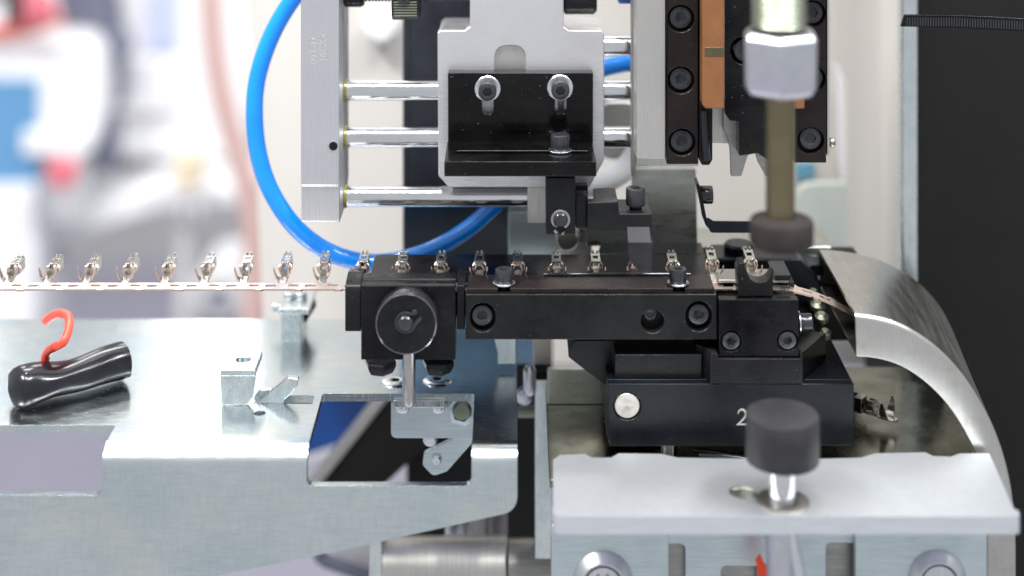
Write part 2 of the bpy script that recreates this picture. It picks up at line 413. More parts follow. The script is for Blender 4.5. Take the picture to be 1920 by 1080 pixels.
# right dark column with zinc edge plate
YR = 420
t = Thing('right_column', 'wide matt black panel at the right edge behind the curved steel chute', 'machine panel', (PX(1850, YR), YR, -1200))
mb = MB(); mb.box(PX(1716, YR), PX(2300, YR), YR, YR+500, -1500, 2200); t.part('panel', mb, 'soft_black', 8)
mb = MB(); mb.box(PX(1684, YR), PX(1715, YR), YR-30, YR+10, PZ(640, YR), 2200); t.part('edge_plate', mb, 'zinc_small', 5)
mb = MB(); mb.box(PX(1690, YR), PX(1712, YR), YR+12, HY+20, PZ(640, YR), 2200); t.part('side_plate', mb, 'white_panel', 3)

# ================================================================== FAR BACKGROUND (blurred)
def far(px, py, Y): return P(px, py, Y)
def rbox(mb, px0, px1, py0, py1, Y, d, r=10):
    pts = rnd([(px0, py0), (px1, py0), (px1, py1), (px0, py1)], r, 6)
    return mb.ppy(pts, Y, d)
FY = 6000
t = Thing('exhibition_machine', 'blurred white rounded machine with a blue panel at the far left background', 'machine', P(80, 560, FY))
mb = MB(); rbox(mb, -160, 188, 72, 300, FY, 1800, 70); t.part('hood', mb, 'white_far', 60, seg=4)
mb = MB(); rbox(mb, -60, 70, 150, 440, FY-40, 36, 4); t.part('blue_panel', mb, 'blue_far', 8)
mb = MB(); rbox(mb, -200, 165, 286, 420, FY+60, 1500, 10); t.part('lower_cabinet', mb, 'grey_far', 20)
mb = MB(); rbox(mb, 40, 170, 246, 292, FY-90, 300, 12); t.part('ledge', mb, 'white_far', 16)
mb = MB(); rbox(mb, -200, 66, 345, 620, FY-60, 300, 10); t.part('base_cabinet', mb, 'white_far', 20)
mb = MB(); mb.ppy([(-160, 60), (60, 40), (110, 26), (118, 44), (60, 66), (-160, 92)], FY-60, 60); t.part('red_trim', mb, 'red_far', 6)
t = Thing('stop_button', 'round crimson push button blurred to a pink disc at lower left background', 'button', P(112, 325, FY-200))
mb = MB(); mb.lathe([(0, 0), (48, 2), (78, 14), (92, 34), (88, 54), (30, 60), (30, 150)], P(113, 326, FY-400), (0, 1, 0), 32); t.part('cap', mb, 'magenta_far')
mb = MB(); mb.lathe([(46, 120), (60, 124), (60, 240), (46, 244)], P(113, 326, FY-400), (0, 1, 0), 32); t.part('collar', mb, 'grey_far')
t = Thing('monitor_arm', 'blurred black post with a crimson cap at the top left corner', 'post', P(60, 20, FY-300))
mb = MB(); mb.box(PX(6, FY-300), PX(42, FY-300), FY-300, FY-200, PZ(44, FY-300), PZ(-160, FY-300)); t.part('post', mb, 'dark_far', 10)
mb = MB(); mb.lathe([(0, -40), (70, -30), (100, 0), (70, 60), (0, 70)], P(70, 10, FY-280), (0, 1, 0), 24); t.part('cap', mb, 'magenta_far')
t = Thing('swing_boom', 'blurred slate grey slanting arm between the white hood and white cabinet', 'machine arm', P(165, 60, FY+300))
mb = MB(); mb.ppy([(92, -60), (190, -60), (215, 70), (222, 210), (190, 170), (150, 90), (110, 40)], FY+300, 300); t.part('arm', mb, 'slate_far', 30)
mb = MB(); mb.lathe([(80, 0), (100, 20), (100, 200), (80, 220)], P(205, 95, FY+240), (0, 1, 0), 24); t.part('joint', mb, 'slate_far')
mb = MB(); mb.ppy([(182, 215), (214, 225), (212, 330), (178, 320)], FY+100, 200); t.part('lower_link', mb, 'slate_far', 20)
t = Thing('white_cabinet', 'blurred white cabinet with a periwinkle blue display in the left background', 'cabinet', P(300, 300, FY+700))
mb = MB(); rbox(mb, 196, 470, -80, 300, FY+700, 1500, 20); t.part('body', mb, 'white_far', 30)
mb = MB(); rbox(mb, 276, 330, -80, 92, FY+640, 70, 4); t.part('display', mb, 'perw_far', 5)
mb = MB(); rbox(mb, 205, 330, 110, 215, FY+600, 120, 30); t.part('drawer', mb, 'white_far', 30)
t = Thing('work_shelf', 'long blurred pale shelf crossing the left background above the terminal strip', 'shelf', P(200, 450, FY+200))
mb = MB(); mb.ppy([(20, 420), (300, 352), (480, 352), (480, 380), (290, 396), (60, 468), (20, 468)], FY+200, 900); t.part('board', mb, 'white_far', 16)
mb = MB(); rbox(mb, 80, 108, 440, 640, FY+350, 200, 4); t.part('leg', mb, 'grey_far', 10)
mb = MB(); rbox(mb, 330, 356, 385, 640, FY+350, 200, 4); t.part('leg', mb, 'light_far', 10)
t = Thing('cardboard_box', 'small blurred tan box standing on the pale shelf in the background', 'box', P(348, 350, FY-100))
mb = MB(); rbox(mb, 326, 374, 306, 352, FY-100, 200, 2); t.part('carton', mb, 'tan_far', 6)
mb = MB(); rbox(mb, 322, 378, 300, 308, FY-110, 220, 1); t.part('lid', mb, 'tan_far', 4)
t = Thing('grey_motor', 'blurred grey round motor standing low beside the pink cable', 'motor', P(400, 600, FY-600))
mb = MB(); mb.lathe([(70, 0), (130, 20), (150, 80), (150, 500), (100, 560)], P(408, 560, FY-600), (0, 1, 0), 28); t.part('housing', mb, 'grey_far')
mb = MB(); mb.lathe([(30, 0), (50, 6), (50, 30), (20, 34)], P(408, 560, FY-632), (0, 1, 0), 20); t.part('end_cap', mb, 'slate_far')
mb = MB(); rbox(mb, 372, 470, 565, 640, FY-500, 400, 4); t.part('foot', mb, 'slate_far', 10)
t = Thing('far_switch', 'blurred small dark grey switch box under the pale shelf', 'switch box', P(350, 400, FY-100))
mb = MB(); rbox(mb, 335, 378, 384, 410, FY-100, 200, 4); t.part('box', mb, 'grey_far', 10)
mb = MB(); mb.lathe([(14, 0), (18, 3), (18, 20), (14, 22)], P(356, 397, FY-122), (0, 1, 0), 16); t.part('key', mb, 'slate_far')
mb = MB(); mb.tube([P(392, -60, 4000), P(398, 60, 4000), P(410, 150, 4000), P(432, 240, 4000), P(458, 330, 4000), P(474, 420, 4000), P(478, 520, 4000), P(470, 620, 4000), P(460, 760, 4000)], 52, 16)
solo('red_cable', 'thick blurred pinkish red cable hanging behind and left of the blue hose', 'cable', mb, 'pink_far', P(470, 500, 4000))

# lower background seen through the plate openings
t = Thing('diagonal_beam', 'black slanting beam with a pale edge seen through the plate window', 'beam', P(740, 840, 700))
mb = MB(); mb.ppy([(742, 730), (905, 700), (905, 740), (705, 925), (560, 960)], 700, 90); t.part('beam', mb, 'soft_black', 5)
mb = MB(); mb.ppy([(733, 730), (743, 730), (561, 960), (549, 960)], 694, 100); t.part('edge_trim', mb, 'grey_steel', 2)
t = Thing('far_blue_screen', 'deep blue blurred panel seen through the window of the zinc plate', 'panel', P(650, 800, 1500))
mb = MB(); mb.ppy([(480, 640), (800, 560), (800, 782), (480, 890)], 1500, 120); t.part('panel', mb, 'blue_panel', 10)
mb = MB(); mb.ppy([(480, 890), (800, 782), (800, 794), (480, 904)], 1490, 140); t.part('rim', mb, 'light_far', 4)
t = Thing('lower_post', 'black upright frame below the table behind the zinc lever', 'frame', P(880, 1000, 800))
mb = MB(); mb.box(PX(762, 800), PX(1036, 800), 800, 900, PZ(1500, 800), PZ(640, 800)); t.part('post', mb, 'soft_black', 8)

# ================================================================== ZINC TABLE PLATE (left)
ZT = -235.0; YF = -150.0; R = 40.0; YB = 462.0; TH = 15.0; XR = 9.5; XL = -1400.0
L1 = YB-(YF+R); LB = R*PI/2
def bend(u, s_):
    if s_ <= L1: return Vector((u, YB-s_, ZT)), Vector((0, 0, -1))
    if s_ <= L1+LB:
        a = (s_-L1)/R
        return Vector((u, YF+R-R*math.sin(a), ZT-R+R*math.cos(a))), Vector((0, math.cos(PI/2-a), -math.sin(PI/2-a)*1.0)) if False else Vector((0, math.sin(a), -math.cos(a)))
    return Vector((u, YF, ZT-R-(s_-L1-LB))), Vector((0, 1, 0))
sY = lambda Y: YB-Y
sZ = lambda z: L1+LB+(ZT-R-z)
pw = rnd([(XL, 0), (XR, 0), (XR, sZ(PZ(958, YF))), (-260, sZ(PZ(1022, YF))), (-520, sZ(PZ(1079, YF))), (XL, sZ(PZ(1275, YF)))], [0, 6, 34, 0, 0, 0], 8)
h1 = rnd([(XL+40, sY(-49)), (-731, sY(-49)), (-731, sZ(PZ(929, YF))), (XL+40, sZ(PZ(929, YF)))], [0, 7, 14, 0], 6)
h2 = rnd([(-365.5, sY(86)), (-72, sY(86)), (-72, sZ(PZ(911, YF))), (-365.5, sZ(PZ(911, YF)))], [9, 9, 12, 12], 6)
kz = lambda px, py, z: (CZ-z)/(py-HOR)      # depth factor of a point at height z
def onz(px, py, z):
    k = kz(px, py, z); return Vector(((px-960)*k, k*D0-D0, z))
a0 = onz(540, 757, ZT); a1 = onz(590, 742, ZT)
h3 = [(p[0], sY(p[1])) for p in [onz(472, 757, ZT), onz(586, 757, ZT), onz(590, 741, ZT), onz(500, 741, ZT)]]
ch = onz(487, 775, ZT); h4 = circ(ch.x, sY(ch.y), 11, 18)
cuts = [(1, L1+LB*i/10) for i in range(0, 11)]
flatf = lambda f: not (L1-.01 <= f.calc_center_median().y <= L1+LB+.01)
t = Thing('zinc_table', 'large bent zinc-plated sheet with rounded front edge and cut-outs at left', 'metal plate', (-500, 150, ZT-TH))
TB = t
mb = MB(); mb.sheet(pw, [h1, h2, h3, h4], cuts, bend, TH, None, flatf); t.part('sheet', mb, 'zinc', 1.6)
# back side flange of the sheet
# folded block tab
def hexa(mb, b, tz):
    vs = [mb.bm.verts.new(p) for p in b+tz]
    mb.face(vs[:4]); mb.face(vs[4:])
    for i in range(4): mb.face([vs[i], vs[(i+1) % 4], vs[4+(i+1) % 4], vs[4+i]])
    return mb
zt2 = ZT+68
kk = lambda px, py: onz(px, py, zt2)
q = [onz(413, 694, zt2), onz(479, 694, zt2), onz(492, 659, zt2), onz(427, 659, zt2)]
hc = onz(456, 674, zt2)
mb = MB(); mb.pz([(p.x, p.y) for p in q], zt2-12, zt2, [circ(hc.x, hc.y, 14, 18)]); t.part('tab_top', mb, 'zinc_small', 1.5)
fy = q[0].y
mb = MB(); mb.py([(q[0].x, zt2-12), (q[1].x, zt2-12), (q[1].x-6, ZT+14), (q[1].x-16, ZT+2), (q[0].x+2, ZT+2)], fy+1, fy+13); t.part('tab_front', mb, 'zinc_small', 1.2)
# small lever finger standing from slot
f0 = onz(505, 752, ZT)
mb = MB(); mb.ppy([(475, 762), (541, 708), (560, 711), (557, 724), (547, 739), (534, 750), (533, 758), (506, 758), (499, 768), (483, 770)], f0.y-10, 16)
t.part('lever_finger', mb, 'zinc_small', 3, seg=3)
mb = MB(); mb.ppy([(476, 745), (486, 732), (510, 730), (518, 742), (500, 757), (478, 757)], f0.y+10, 10); t.part('lever_root', mb, 'zinc_small', 2)
# bright milled floor of the slot
a, b_ = onz(536, 757, ZT), onz(592, 742, ZT)
mb = MB(); mb.box(a.x, b_.x, a.y-4, b_.y+20, ZT-24, ZT-16)
t.part('slot_insert', mb, 'tin', 1)
# screw recess rings
for px, py in ((742, 716), (820, 714)):
    c_ = onz(px, py, ZT)
    o = t.part('washer', MB().lathe([(8, 3), (13, 4), (24, 2.6), (28, 0), (29, -1)], c_+Vector((0, 0, 1)), (0, 0, 1), 32, False), 'washer')
    t.part('bore', MB().lathe([(0, 0), (8.4, 0)], c_+Vector((0, 0, 2.2)), (0, 0, 1), 20, False), 'bore', parent=o)
# far tab (blurred) and right rear tab
Yt = 400
mb = MB(); mb.ppy([(508, 572), (590, 572), (584, 560), (566, 556), (570, 615), (536, 615), (532, 590), (512, 586)], Yt, 14)
mb.box(PX(534, Yt), PX(572, Yt), Yt-60, Yt+40, ZT, ZT+60)
mb.box(PX(530, Yt), PX(588, Yt), Yt-70, Yt+60, ZT+60, ZT+72); t.part('rear_tab', mb, 'zinc_small', 2)
o = t.screw((PX(545, Yt), Yt-10, ZT+84), (0, 0, 1), 12, 12, mat='washer')
o = t.screw((PX(566, Yt), Yt-10, ZT+84), (0, 0, 1), 12, 12, mat='washer')
YT = 190
mb = MB(); mb.ppy([(925, 632), (968, 632), (968, 684), (933, 684), (933, 662)], YT, 14); t.part('right_tab', mb, 'zinc_small', 2)
# small zinc hinge under plate
t = Thing('hinge_bracket', 'small zinc bracket with a lever arm hanging in the window of the plate', 'bracket', P(815, 790, 110))
YH = 105
mb = MB(); mb.ppy(rnd([(733, 756), (893, 756), (893, 822), (733, 822)], [2, 2, 10, 12]), YH+14, 14); t.part('plate', mb, 'zinc_face', 2)
mb = MB(); mb.ppy(rnd([(738, 750), (834, 750), (834, 765), (738, 765)], 3), YH-26, 60); t.part('flange', mb, 'zinc_small', 2)
mb = MB(); mb.ppy(rnd([(862, 815), (893, 780), (893, 822), (838, 884), (812, 893), (792, 872), (795, 850), (832, 832)], [4, 4, 4, 10, 12, 12, 8, 4]), YH+40, 12); t.part('lever', mb, 'zinc_face', 2.5)
mb = MB(); mb.lathe([(0, 0), (7, 1), (11, 6), (11, 20)], P(818, 866, YH+30), (0, 1, 0), 20); t.part('rivet', mb, 'washer')
mb = MB(); mb.lathe([(16, 4), (20, 0), (30, 4), (32, 10), (32, 16)], P(866, 773, YH-4), (0, 1, 0), 6, False)
o = t.part('nut', mb, 'zinc_face')
mb = MB(); mb.lathe([(0, 0), (14, 2), (19, 8), (19, 30)], P(866, 773, YH-12), (0, 1, 0), 24); t.part('bolt_end', mb, 'thread', parent=o)
for px in (755, 822):
    mb = MB(); mb.lathe([(7, 0), (12, 2), (14, 6), (14, 14)], P(px, 772, YH-6), (0, 0, 1), 20); t.part('rivet', mb, 'zinc_small')
mb = MB(); mb.lathe([(0, 0), (10, 2), (14, 10), (10, 18)], P(806, 829, YH+20), (0, 1, 0), 20); t.part('roller', mb, 'washer')

# ================================================================== BLACK SLEEVE WITH RED WIRE
c0 = onz(16, 768, ZT); c1 = onz(234, 712, ZT)
t = Thing('sleeved_connector', 'glossy black heat-shrink sleeve with a red wire loop lying on the zinc sheet', 'cable end', (c0+c1)/2)
mb = MB()
ax = (c1-c0); n_ = 26; rings = []
side = Vector((-ax.y, ax.x, 0)).normalized()
for i in range(n_+1):
    q_ = i/n_
    hw = 37+10*math.sin(q_*5.2+.4)*(1-q_)+2*q_; hh = 31+6*math.sin(q_*6.5+1.2)*(1-q_*.8)+1*q_
    if q_ < .12: f = math.sin(math.acos(max(0, 1-q_/.12)))*.92+.08; hw *= f; hh *= f
    ctr = c0+ax*q_+side*(3*math.sin(q_*7))+Vector((0, 0, 35+3*q_+2*math.sin(q_*9)))
    ring = []
    for k in range(28):
        a_ = 2*PI*k/28
        ex = 1.25 if q_ > .6 else 1.0
        cx = math.copysign(abs(math.cos(a_))**(.85), math.cos(a_)); sx = math.copysign(abs(math.sin(a_))**(.85), math.sin(a_))
        wr = 1+.05*math.sin(3*a_+q_*14)*(1-q_)
        ring.append(mb.bm.verts.new(ctr+side*cx*hw*wr+Vector((0, 0, max(-33, sx*hh*wr)))))
    rings.append(ring)
for A, B in zip(rings, rings[1:]):
    for k in range(28): mb.face([A[k], A[(k+1) % 28], B[(k+1) % 28], B[k]])
mb.face(rings[0]); mb.face(rings[-1][::-1])
t.part('sleeve', mb, 'sleeve')
wp = [P(82, 700, 110), P(84, 678, 105), P(89, 661, 100), P(104, 650, 75), P(120, 640, 100), P(129, 615, 140), P(128, 594, 180), P(112, 588, 205), P(97, 593, 225), P(86, 602, 240)]
mb = MB(); mb.tube(wp, 8.5, 12); t.part('red_wire', mb, 'red_wire')

# ================================================================== TERMINAL STRIP
PITCH = 74.6
TX = [(755+72.1*i-960)*1.035 for i in range(-10, 10)]
Z0 = -2.0
def strip_map(u, v):
    z = Z0
    if u > 470: z = Z0-46*(max(0, u-480)/155)**2
    return Vector((u, v, z)), Vector((0, 0, -1))
t = Thing('terminal_strip', 'tin-plated carrier strip of crimp terminals running through the black feed guide', 'terminal strip', (0, 16, Z0))
XS0, XS1 = TX[0]-2.6*PITCH, 668
pts = [(XS0, 33), (XS0, 0)]
x = TX[0]-2*PITCH
while x < XS1-40:                                   # small notches pressed out of the front edge
    pts += [(x+28, 0), (x+31, -3.4), (x+41, -3.4), (x+44, 0)]; x += PITCH
pts += [(XS1, 0), (XS1, 33)]
for x_ in (TX[-1]+2*PITCH, TX[-1]+PITCH):
    if x_ < XS1-20: pts += [(x_+7, 33), (x_+5, 40), (x_-7, 40), (x_-9, 33)]
hs = []
x = TX[0]-2*PITCH
while x < XS1-60:
    hs.append([(x+14, 13), (x+33, 13), (x+33, 24), (x+14, 24)]); hs.append(slot(x+52, 17, 6.5, 8, 0, 5)); x += PITCH
mb = MB(); mb.sheet(pts, hs, [(0, 470+12*i) for i in range(0, 17)], strip_map, 3.2, 1)
t.part('carrier', mb, ['carrier', 'copper'], .0)
def plate(mb, pts3, n_, th, edge=1):
    n_ = Vector(n_).normalized()*th
    A = [mb.bm.verts.new(Vector(p)) for p in pts3]; B = [mb.bm.verts.new(Vector(p)+n_) for p in pts3]
    mb.face(A, 0); mb.face(B[::-1], 0)
    for i in range(len(A)): j = (i+1) % len(A); mb.face([A[i], A[j], B[j], B[i]], edge)
def term_base():
    mb = MB()
    plate(mb, [(-5, 30, 0), (5, 30, 0), (6, 36, 0), (9, 40, 1), (9, 53, 1), (6, 58, 1), (7, 64, 1), (7, 84, 1), (-7, 84, 1), (-7, 64, 1), (-6, 58, 1), (-9, 53, 1), (-9, 40, 1), (-6, 36, 0)], (0, 0, -1), 2.2)
    for s_ in (-1, 1):
        prof = [(8.5, 1, 39, 52), (13, 5, 40, 51), (15.5, 12, 41, 50), (17, 19, 42.5, 48), (17.6, 25, 44.5, 46.5)]
        for (xa, za, ya, yb), (xb, zb, yc, yd) in zip(prof, prof[1:]):
            plate(mb, [(s_*xa, ya, za), (s_*xa, yb, za), (s_*xb, yd, zb), (s_*xb, yc, zb)], (-s_, 0, .1), 2.0)
    return mb
def term_wings():
    mb = MB()
    for s_ in (-1, 1):
        prof = [(6.5, 1, 62, 78), (9, 6, 62, 78), (9, 12, 63, 77), (6, 18, 65, 74)]
        for (xa, za, ya, yb), (xb, zb, yc, yd) in zip(prof, prof[1:]):
            plate(mb, [(s_*xa, ya, za), (s_*xa, yb, za), (s_*xb, yd, zb), (s_*xb, yc, zb)], (-s_, 0, .2), 2.0)
    return mb
def term_box():
    mb = MB(); w_ = 9; y0, y1 = 82, 118; z0, z1 = -3, 18
    mb.pz([(-w_, y0), (w_, y0), (w_, y1), (-w_, y1)], z1-2, z1, [[(-5, y0+12), (5, y0+12), (5, y0+24), (-5, y0+24)]])
    mb.box(-w_, -w_+2, y0, y1, z0, z1-2.1); mb.box(w_-2, w_, y0, y1, z0, z1-2.1); mb.box(-w_+2.1, w_-2.1, y0, y1, z0, z0+2)
    mb.box(-w_+2.1, w_-2.1, y0+6, y0+8, z0+8, z1-2.2)
    mb.box(-6, -2, y1, y1+5, z1-3, z1+3); mb.box(2, 6, y1, y1+5, z1-3, z1+3)
    return mb
def term_springs():
    mb = MB()
    for s_ in (-1, 1):
        prof = [(7, -1, 74), (11, 1, 74), (13.5, 6, 76), (13, 12, 78), (9.5, 15, 80)]
        for (xa, za, ya), (xb, zb, yb) in zip(prof, prof[1:]):
            plate(mb, [(s_*xa, ya, za), (s_*xa, ya+9, za), (s_*xb, yb+9, zb), (s_*xb, yb, zb)], (-s_, 0, .3), 1.6)
    return mb
first = None
OR = Vector((0, 33, 0))
for i, X in enumerate(TX):
    if first is None:
        b0 = mk('terminal', term_base(), ['tin', 'copper'], OR, t.o); 
        k1 = mk('wire_wing', term_wings(), ['tin', 'copper'], OR, b0); k2 = mk('contact_box', term_box(), 'tin_dark', OR, b0, .4)
        k3 = mk('spring', term_springs(), ['tin', 'copper'], OR, b0)
        first = b0; kids = [k1, k2, k3]; b = b0
    else:
        b = first.copy(); C.objects.link(b); b.parent = t.o
        for k in kids: c_ = k.copy(); C.objects.link(c_); c_.parent = b
    px = 960+X/1.035
    lift = max(0, min(1, (px-30)/700))
    dz = 2+11*lift + (5 if px > 1300 else 0)
    b.location = (Vector((X, 33, Z0))-t.org)*S
    b.rotation_euler = (dz/95.0, random.uniform(-.04, .04), random.uniform(-.015, .015))
    if px > 1300: b.location.z += 3*S
TS = t

# ================================================================== FEED GUIDE BAR ASSEMBLY
t = Thing('feed_guide', 'long black feed guide bar with cap screws through which the terminal strip passes', 'guide bar', (150, 0, -78))
YB0 = -48
cb = lambda cx, cy, rx, ry, n=30: [(cx+rx*math.cos(2*PI*i/n), cy+ry*math.sin(2*PI*i/n)) for i in range(n)]
holes = [slot(905, 592, 24, 0, 7, 12), slot(1310, 590, 25, 0, 7, 12), circ(1223.5, 603, 22, 28)]
outline = [(873, 552), (1344, 552), (1345, 637), (873, 637)]
mb = MB(); mb.ppy(outline, YB0, 24, holes)
bar = t.part('bar', mb, 'black_oxide', 1.6)
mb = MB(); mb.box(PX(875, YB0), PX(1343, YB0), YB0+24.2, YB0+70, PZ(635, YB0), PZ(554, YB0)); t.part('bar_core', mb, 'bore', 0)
for cx, cy, r_ in ((904, 592, 19), (1310, 590, 19)):
    t.screw(P(cx, cy, YB0+6), (0, -1, 0), r_, 18, .52)
t.screw(P(1219, 588, YB0+20), (0, -1, 0), 14, 3, .52)
ZC = 14.4
n1, n2 = PX(945, -20), PX(1271, -20)
def notch(x): return [(x-11, -42), (x-11, -14), (x+11, -14), (x+11, -42)]
mb = MB(); mb.pz([(PX(877, -42), -42)]+notch(n1)+notch(n2)+[(PX(1340, -42), -42), (PX(1340, -42), 30), (PX(877, -42), 30)], ZC-9.5, ZC)
t.part('cover', mb, 'black_brown', 1.4)
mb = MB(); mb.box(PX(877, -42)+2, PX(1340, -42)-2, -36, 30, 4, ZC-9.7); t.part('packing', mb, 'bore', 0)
for x in (n1, n2):
    o = t.screw((x, -20, ZC+4+25), (0, 0, 1), 16.2, 24, .3, washer=20.5)
    mb = MB(); mb.cyl((x, -20, 3), (0, 0, 1), 9.5, 16, 20, .5); t.part('shank', mb, 'bore', parent=o)
mb = MB(); mb.tube([(PX(1020, 24), 27, ZC+1.5), (PX(1180, 24), 28, ZC+1.8), (PX(1295, 24), 28, ZC+1.5)], 2.6, 10, True, 4); t.part('guide_wire', mb, 'screw')
# bed under the terminals
mb = MB(); mb.pz(rnd([(-274, 18), (PX(1345, 20), 18), (PX(1345, 20), 205), (-274, 205)], [0, 0, 4, 16]), -60, -6.5); t.part('bed', mb, 'black', 1.8)
mb = MB(); mb.pz([(PX(1120, 205), 206), (PX(1345, 20), 206), (PX(1345, 20), 275), (PX(1130, 205), 275)], -60, -6.5); t.part('bed_extension', mb, 'black', 1.8)
GUIDE = t

# ================================================================== STRIP BRAKE BLOCK WITH ROUND KNOB
t = Thing('strip_brake', 'square black block with a round black knob and steel pin left of the guide bar', 'brake block', (PX(765, -40), 0, PZ(675, -40)))
YK = -40
mb = MB(); mb.px([(YK, PZ(675, YK)), (YK, PZ(537, YK)), (YK+3, PZ(533, YK)), (YK+22, 20.5), (YK+24, 23.5), (16, 23.5), (16, 12), (YK+14, 12), (YK+14, -20), (16, -20), (18, PZ(660, YK)), (10, PZ(675, YK))], PX(677, YK), PX(854, YK))
t.part('block', mb, 'black', 1.5)
mb = MB(); mb.px(rnd([(YK+16, PZ(628, YK)), (YK+16, PZ(540, YK)), (30, PZ(534, YK)), (80, PZ(545, YK)), (80, PZ(628, YK))], [2, 16, 16, 10, 2]), PX(647, YK+16), PX(675, YK)+0); t.part('side_plate', mb, 'black_oxide', 1.6)
mb = MB(); mb.px(rnd([(YK+16, PZ(625, YK)), (YK+16, PZ(541, YK)), (60, PZ(541, YK)), (60, PZ(625, YK))], 3), PX(855, YK)+1, PX(871, YK)); t.part('side_plate', mb, 'black_oxide', 1.6)
kc = P(761.5, 608, -78)
mb = MB(); mb.lathe([(0, 0), (53, 0), (53, 30)], kc, (0, 1, 0), 64); o = t.part('knob', mb, 'black_oxide')
mb = MB(); mb.lathe([(53.2, -.3), (53.6, -.3), (56, 1.4), (57, 4.5), (57, 30), (54, 36)], kc, (0, 1, 0), 64, False); t.part('rim', mb, 'burnished', parent=o)
mb = MB(); mb.lathe([(0, -13), (11.5, -13), (14, -10), (14, 2)], kc+Vector((-1, 0, 4)), (0, 1, 0), 32); t.part('axle', mb, 'screw', parent=o)
# retaining ring: C shape with two ears
rg = [(19*math.cos(a_), 19*math.sin(a_)) for a_ in [math.radians(60+i*11.5) for i in range(27)]]
er = rg+[(22, -2), (28, 2), (30, 9), (26, 14), (22, 11), (24, 6), (19, 3)]+[(14.2*math.cos(a_), 14.2*math.sin(a_)) for a_ in [math.radians(5-i*11.5) for i in range(28)]]+[(12, 14), (18, 16), (18, 22), (12, 22)]
rg2 = [(20*math.cos(a_), 20*math.sin(a_)) for a_ in [math.radians(62+i*11) for i in range(27)]]
rin = [(14.3*math.cos(a_), 14.3*math.sin(a_)) for a_ in [math.radians(62+i*11) for i in range(27)]][::-1]
ring = rg2+[(29, 4), (31, 10), (27, 13), (23, 8)]+rin+[(12, 22), (18, 26), (22, 22), (20, 17)]
ctr_ = kc+Vector((-1, 0, 4))
ring = rg2+[(26, 1), (30, 6), (28, 11), (23, 8), (18, 2)]+rin+[(15, 13), (22, 17), (20, 23), (14, 23)]
mb = MB(); mb.py([(ctr_.x+a_, ctr_.z+b_) for a_, b_ in ring], kc.y-4, kc.y-.5); t.part('retaining_ring', mb, 'screw', .6, parent=o)
pz0 = PZ(668, -62)
mb = MB(); mb.lathe([(0, -90), (6, -89), (10, -86), (12, -80), (12, 12)], (PX(767, -62), -62, PZ(671, -62)), (0, 0, 1), 28); t.part('pin', mb, 'steel_pin')
for px in (714, 822):
    c_ = P(px, 676, -14)
    mb = MB(); mb.lathe([(18, -24), (24, -21), (28, -14), (30.5, -8), (30.5, 0)], c_+Vector((0, 0, 1)), (0, 0, 1), 6); t.part('bolt_head', mb, 'black_oxide', 1.2)

# ================================================================== DIE BLOCK RIGHT
t = Thing('anvil_block', 'black anvil block with a U-shaped saddle on top right of the guide bar', 'anvil block', (PX(1420, -55), 0, PZ(668, -55)))
YA = -55
mb = MB(); mb.ppy([(1348, 562), (1497, 562), (1498, 668), (1349, 668)], YA, 18, [circ(1371, 640, 20, 26), circ(1477, 639, 20, 26)]); t.part('block', mb, 'black', 1.5)
mb = MB(); mb.ppy([(1349, 563), (1496, 563), (1497, 667), (1350, 667)], YA+18.3, 60); t.part('block_core', mb, 'black', 1)
t.screw(P(1371, 640, YA+1), (0, -1, 0), 16.5, 16, .1); t.screw(P(1477, 639, YA+1), (0, -1, 0), 16.5, 16, .1)
sad = [(1384, 556), (1382, 505), (1386, 494), (1396, 493)]+[(1396+(4+50*(.5-.5*math.cos(PI*i/12)))*.98, 505+25*math.sin(PI*i/12)) for i in range(1, 12)]+[(1444, 500), (1449, 505), (1450, 556)]
mb = MB(); mb.ppy(sad, -44, 34); t.part('saddle', mb, 'black_oxide', 2.2, seg=3)
mb = MB(); mb.box(PX(1346, 20), PX(1478, 20), 18, 78, PZ(530, 20), PZ(524, 20)); t.part('rest_plate', mb, 'grey_steel', 1.5)
mb = MB(); mb.box(PX(1450, 20), PX(1480, 20), 2, 80, PZ(527, 2), PZ(515, 2)); t.part('clamp_plate', mb, 'black_oxide', 2.5)
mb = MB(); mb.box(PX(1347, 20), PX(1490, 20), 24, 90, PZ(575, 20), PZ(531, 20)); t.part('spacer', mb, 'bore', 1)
for k in range(5):
    X_ = PX(1456+k*5.2, 0); mb = MB(); mb.tube([(X_, 0, PZ(553, 0)), (X_+1.5, 1, PZ(545, 0)), (X_+.5, 2, PZ(536, 0))], 1.2, 6, True, 3); t.part('spring_wire', mb, 'grey_steel')
o = t.screw(P(1522, 605, 0)+Vector((0, 0, 0)), (1, 0, 0), 17, 22, .3, washer=21)
# lower U holder, slider, base
t = Thing('die_base', 'wide blue-black rectangular base block marked 2 under the anvil block', 'base block', (400, 60, -269))
YD = -60; ZB = PZ(720, YD); ZBB = PZ(837, YD)
mb = MB(); mb.ppy([(1140, 720), (1601, 720), (1602, 836), (1142, 837)], YD, 20, [circ(1176, 762, 26, 30)]); t.part('front', mb, 'black_blue', 1.6)
mb = MB(); mb.box(PX(1140, YD), PX(1601, YD), YD+20.2, 262, ZBB, ZB); t.part('body', mb, 'black_blue', 1.6)
mb = MB(); mb.lathe([(0, 1.4), (3, .4), (22, 0), (23.8, 1.6), (23.8, 18)], P(1176, 761, YD+1), (0, 1, 0), 40); t.part('silver_plug', mb, 'disc')
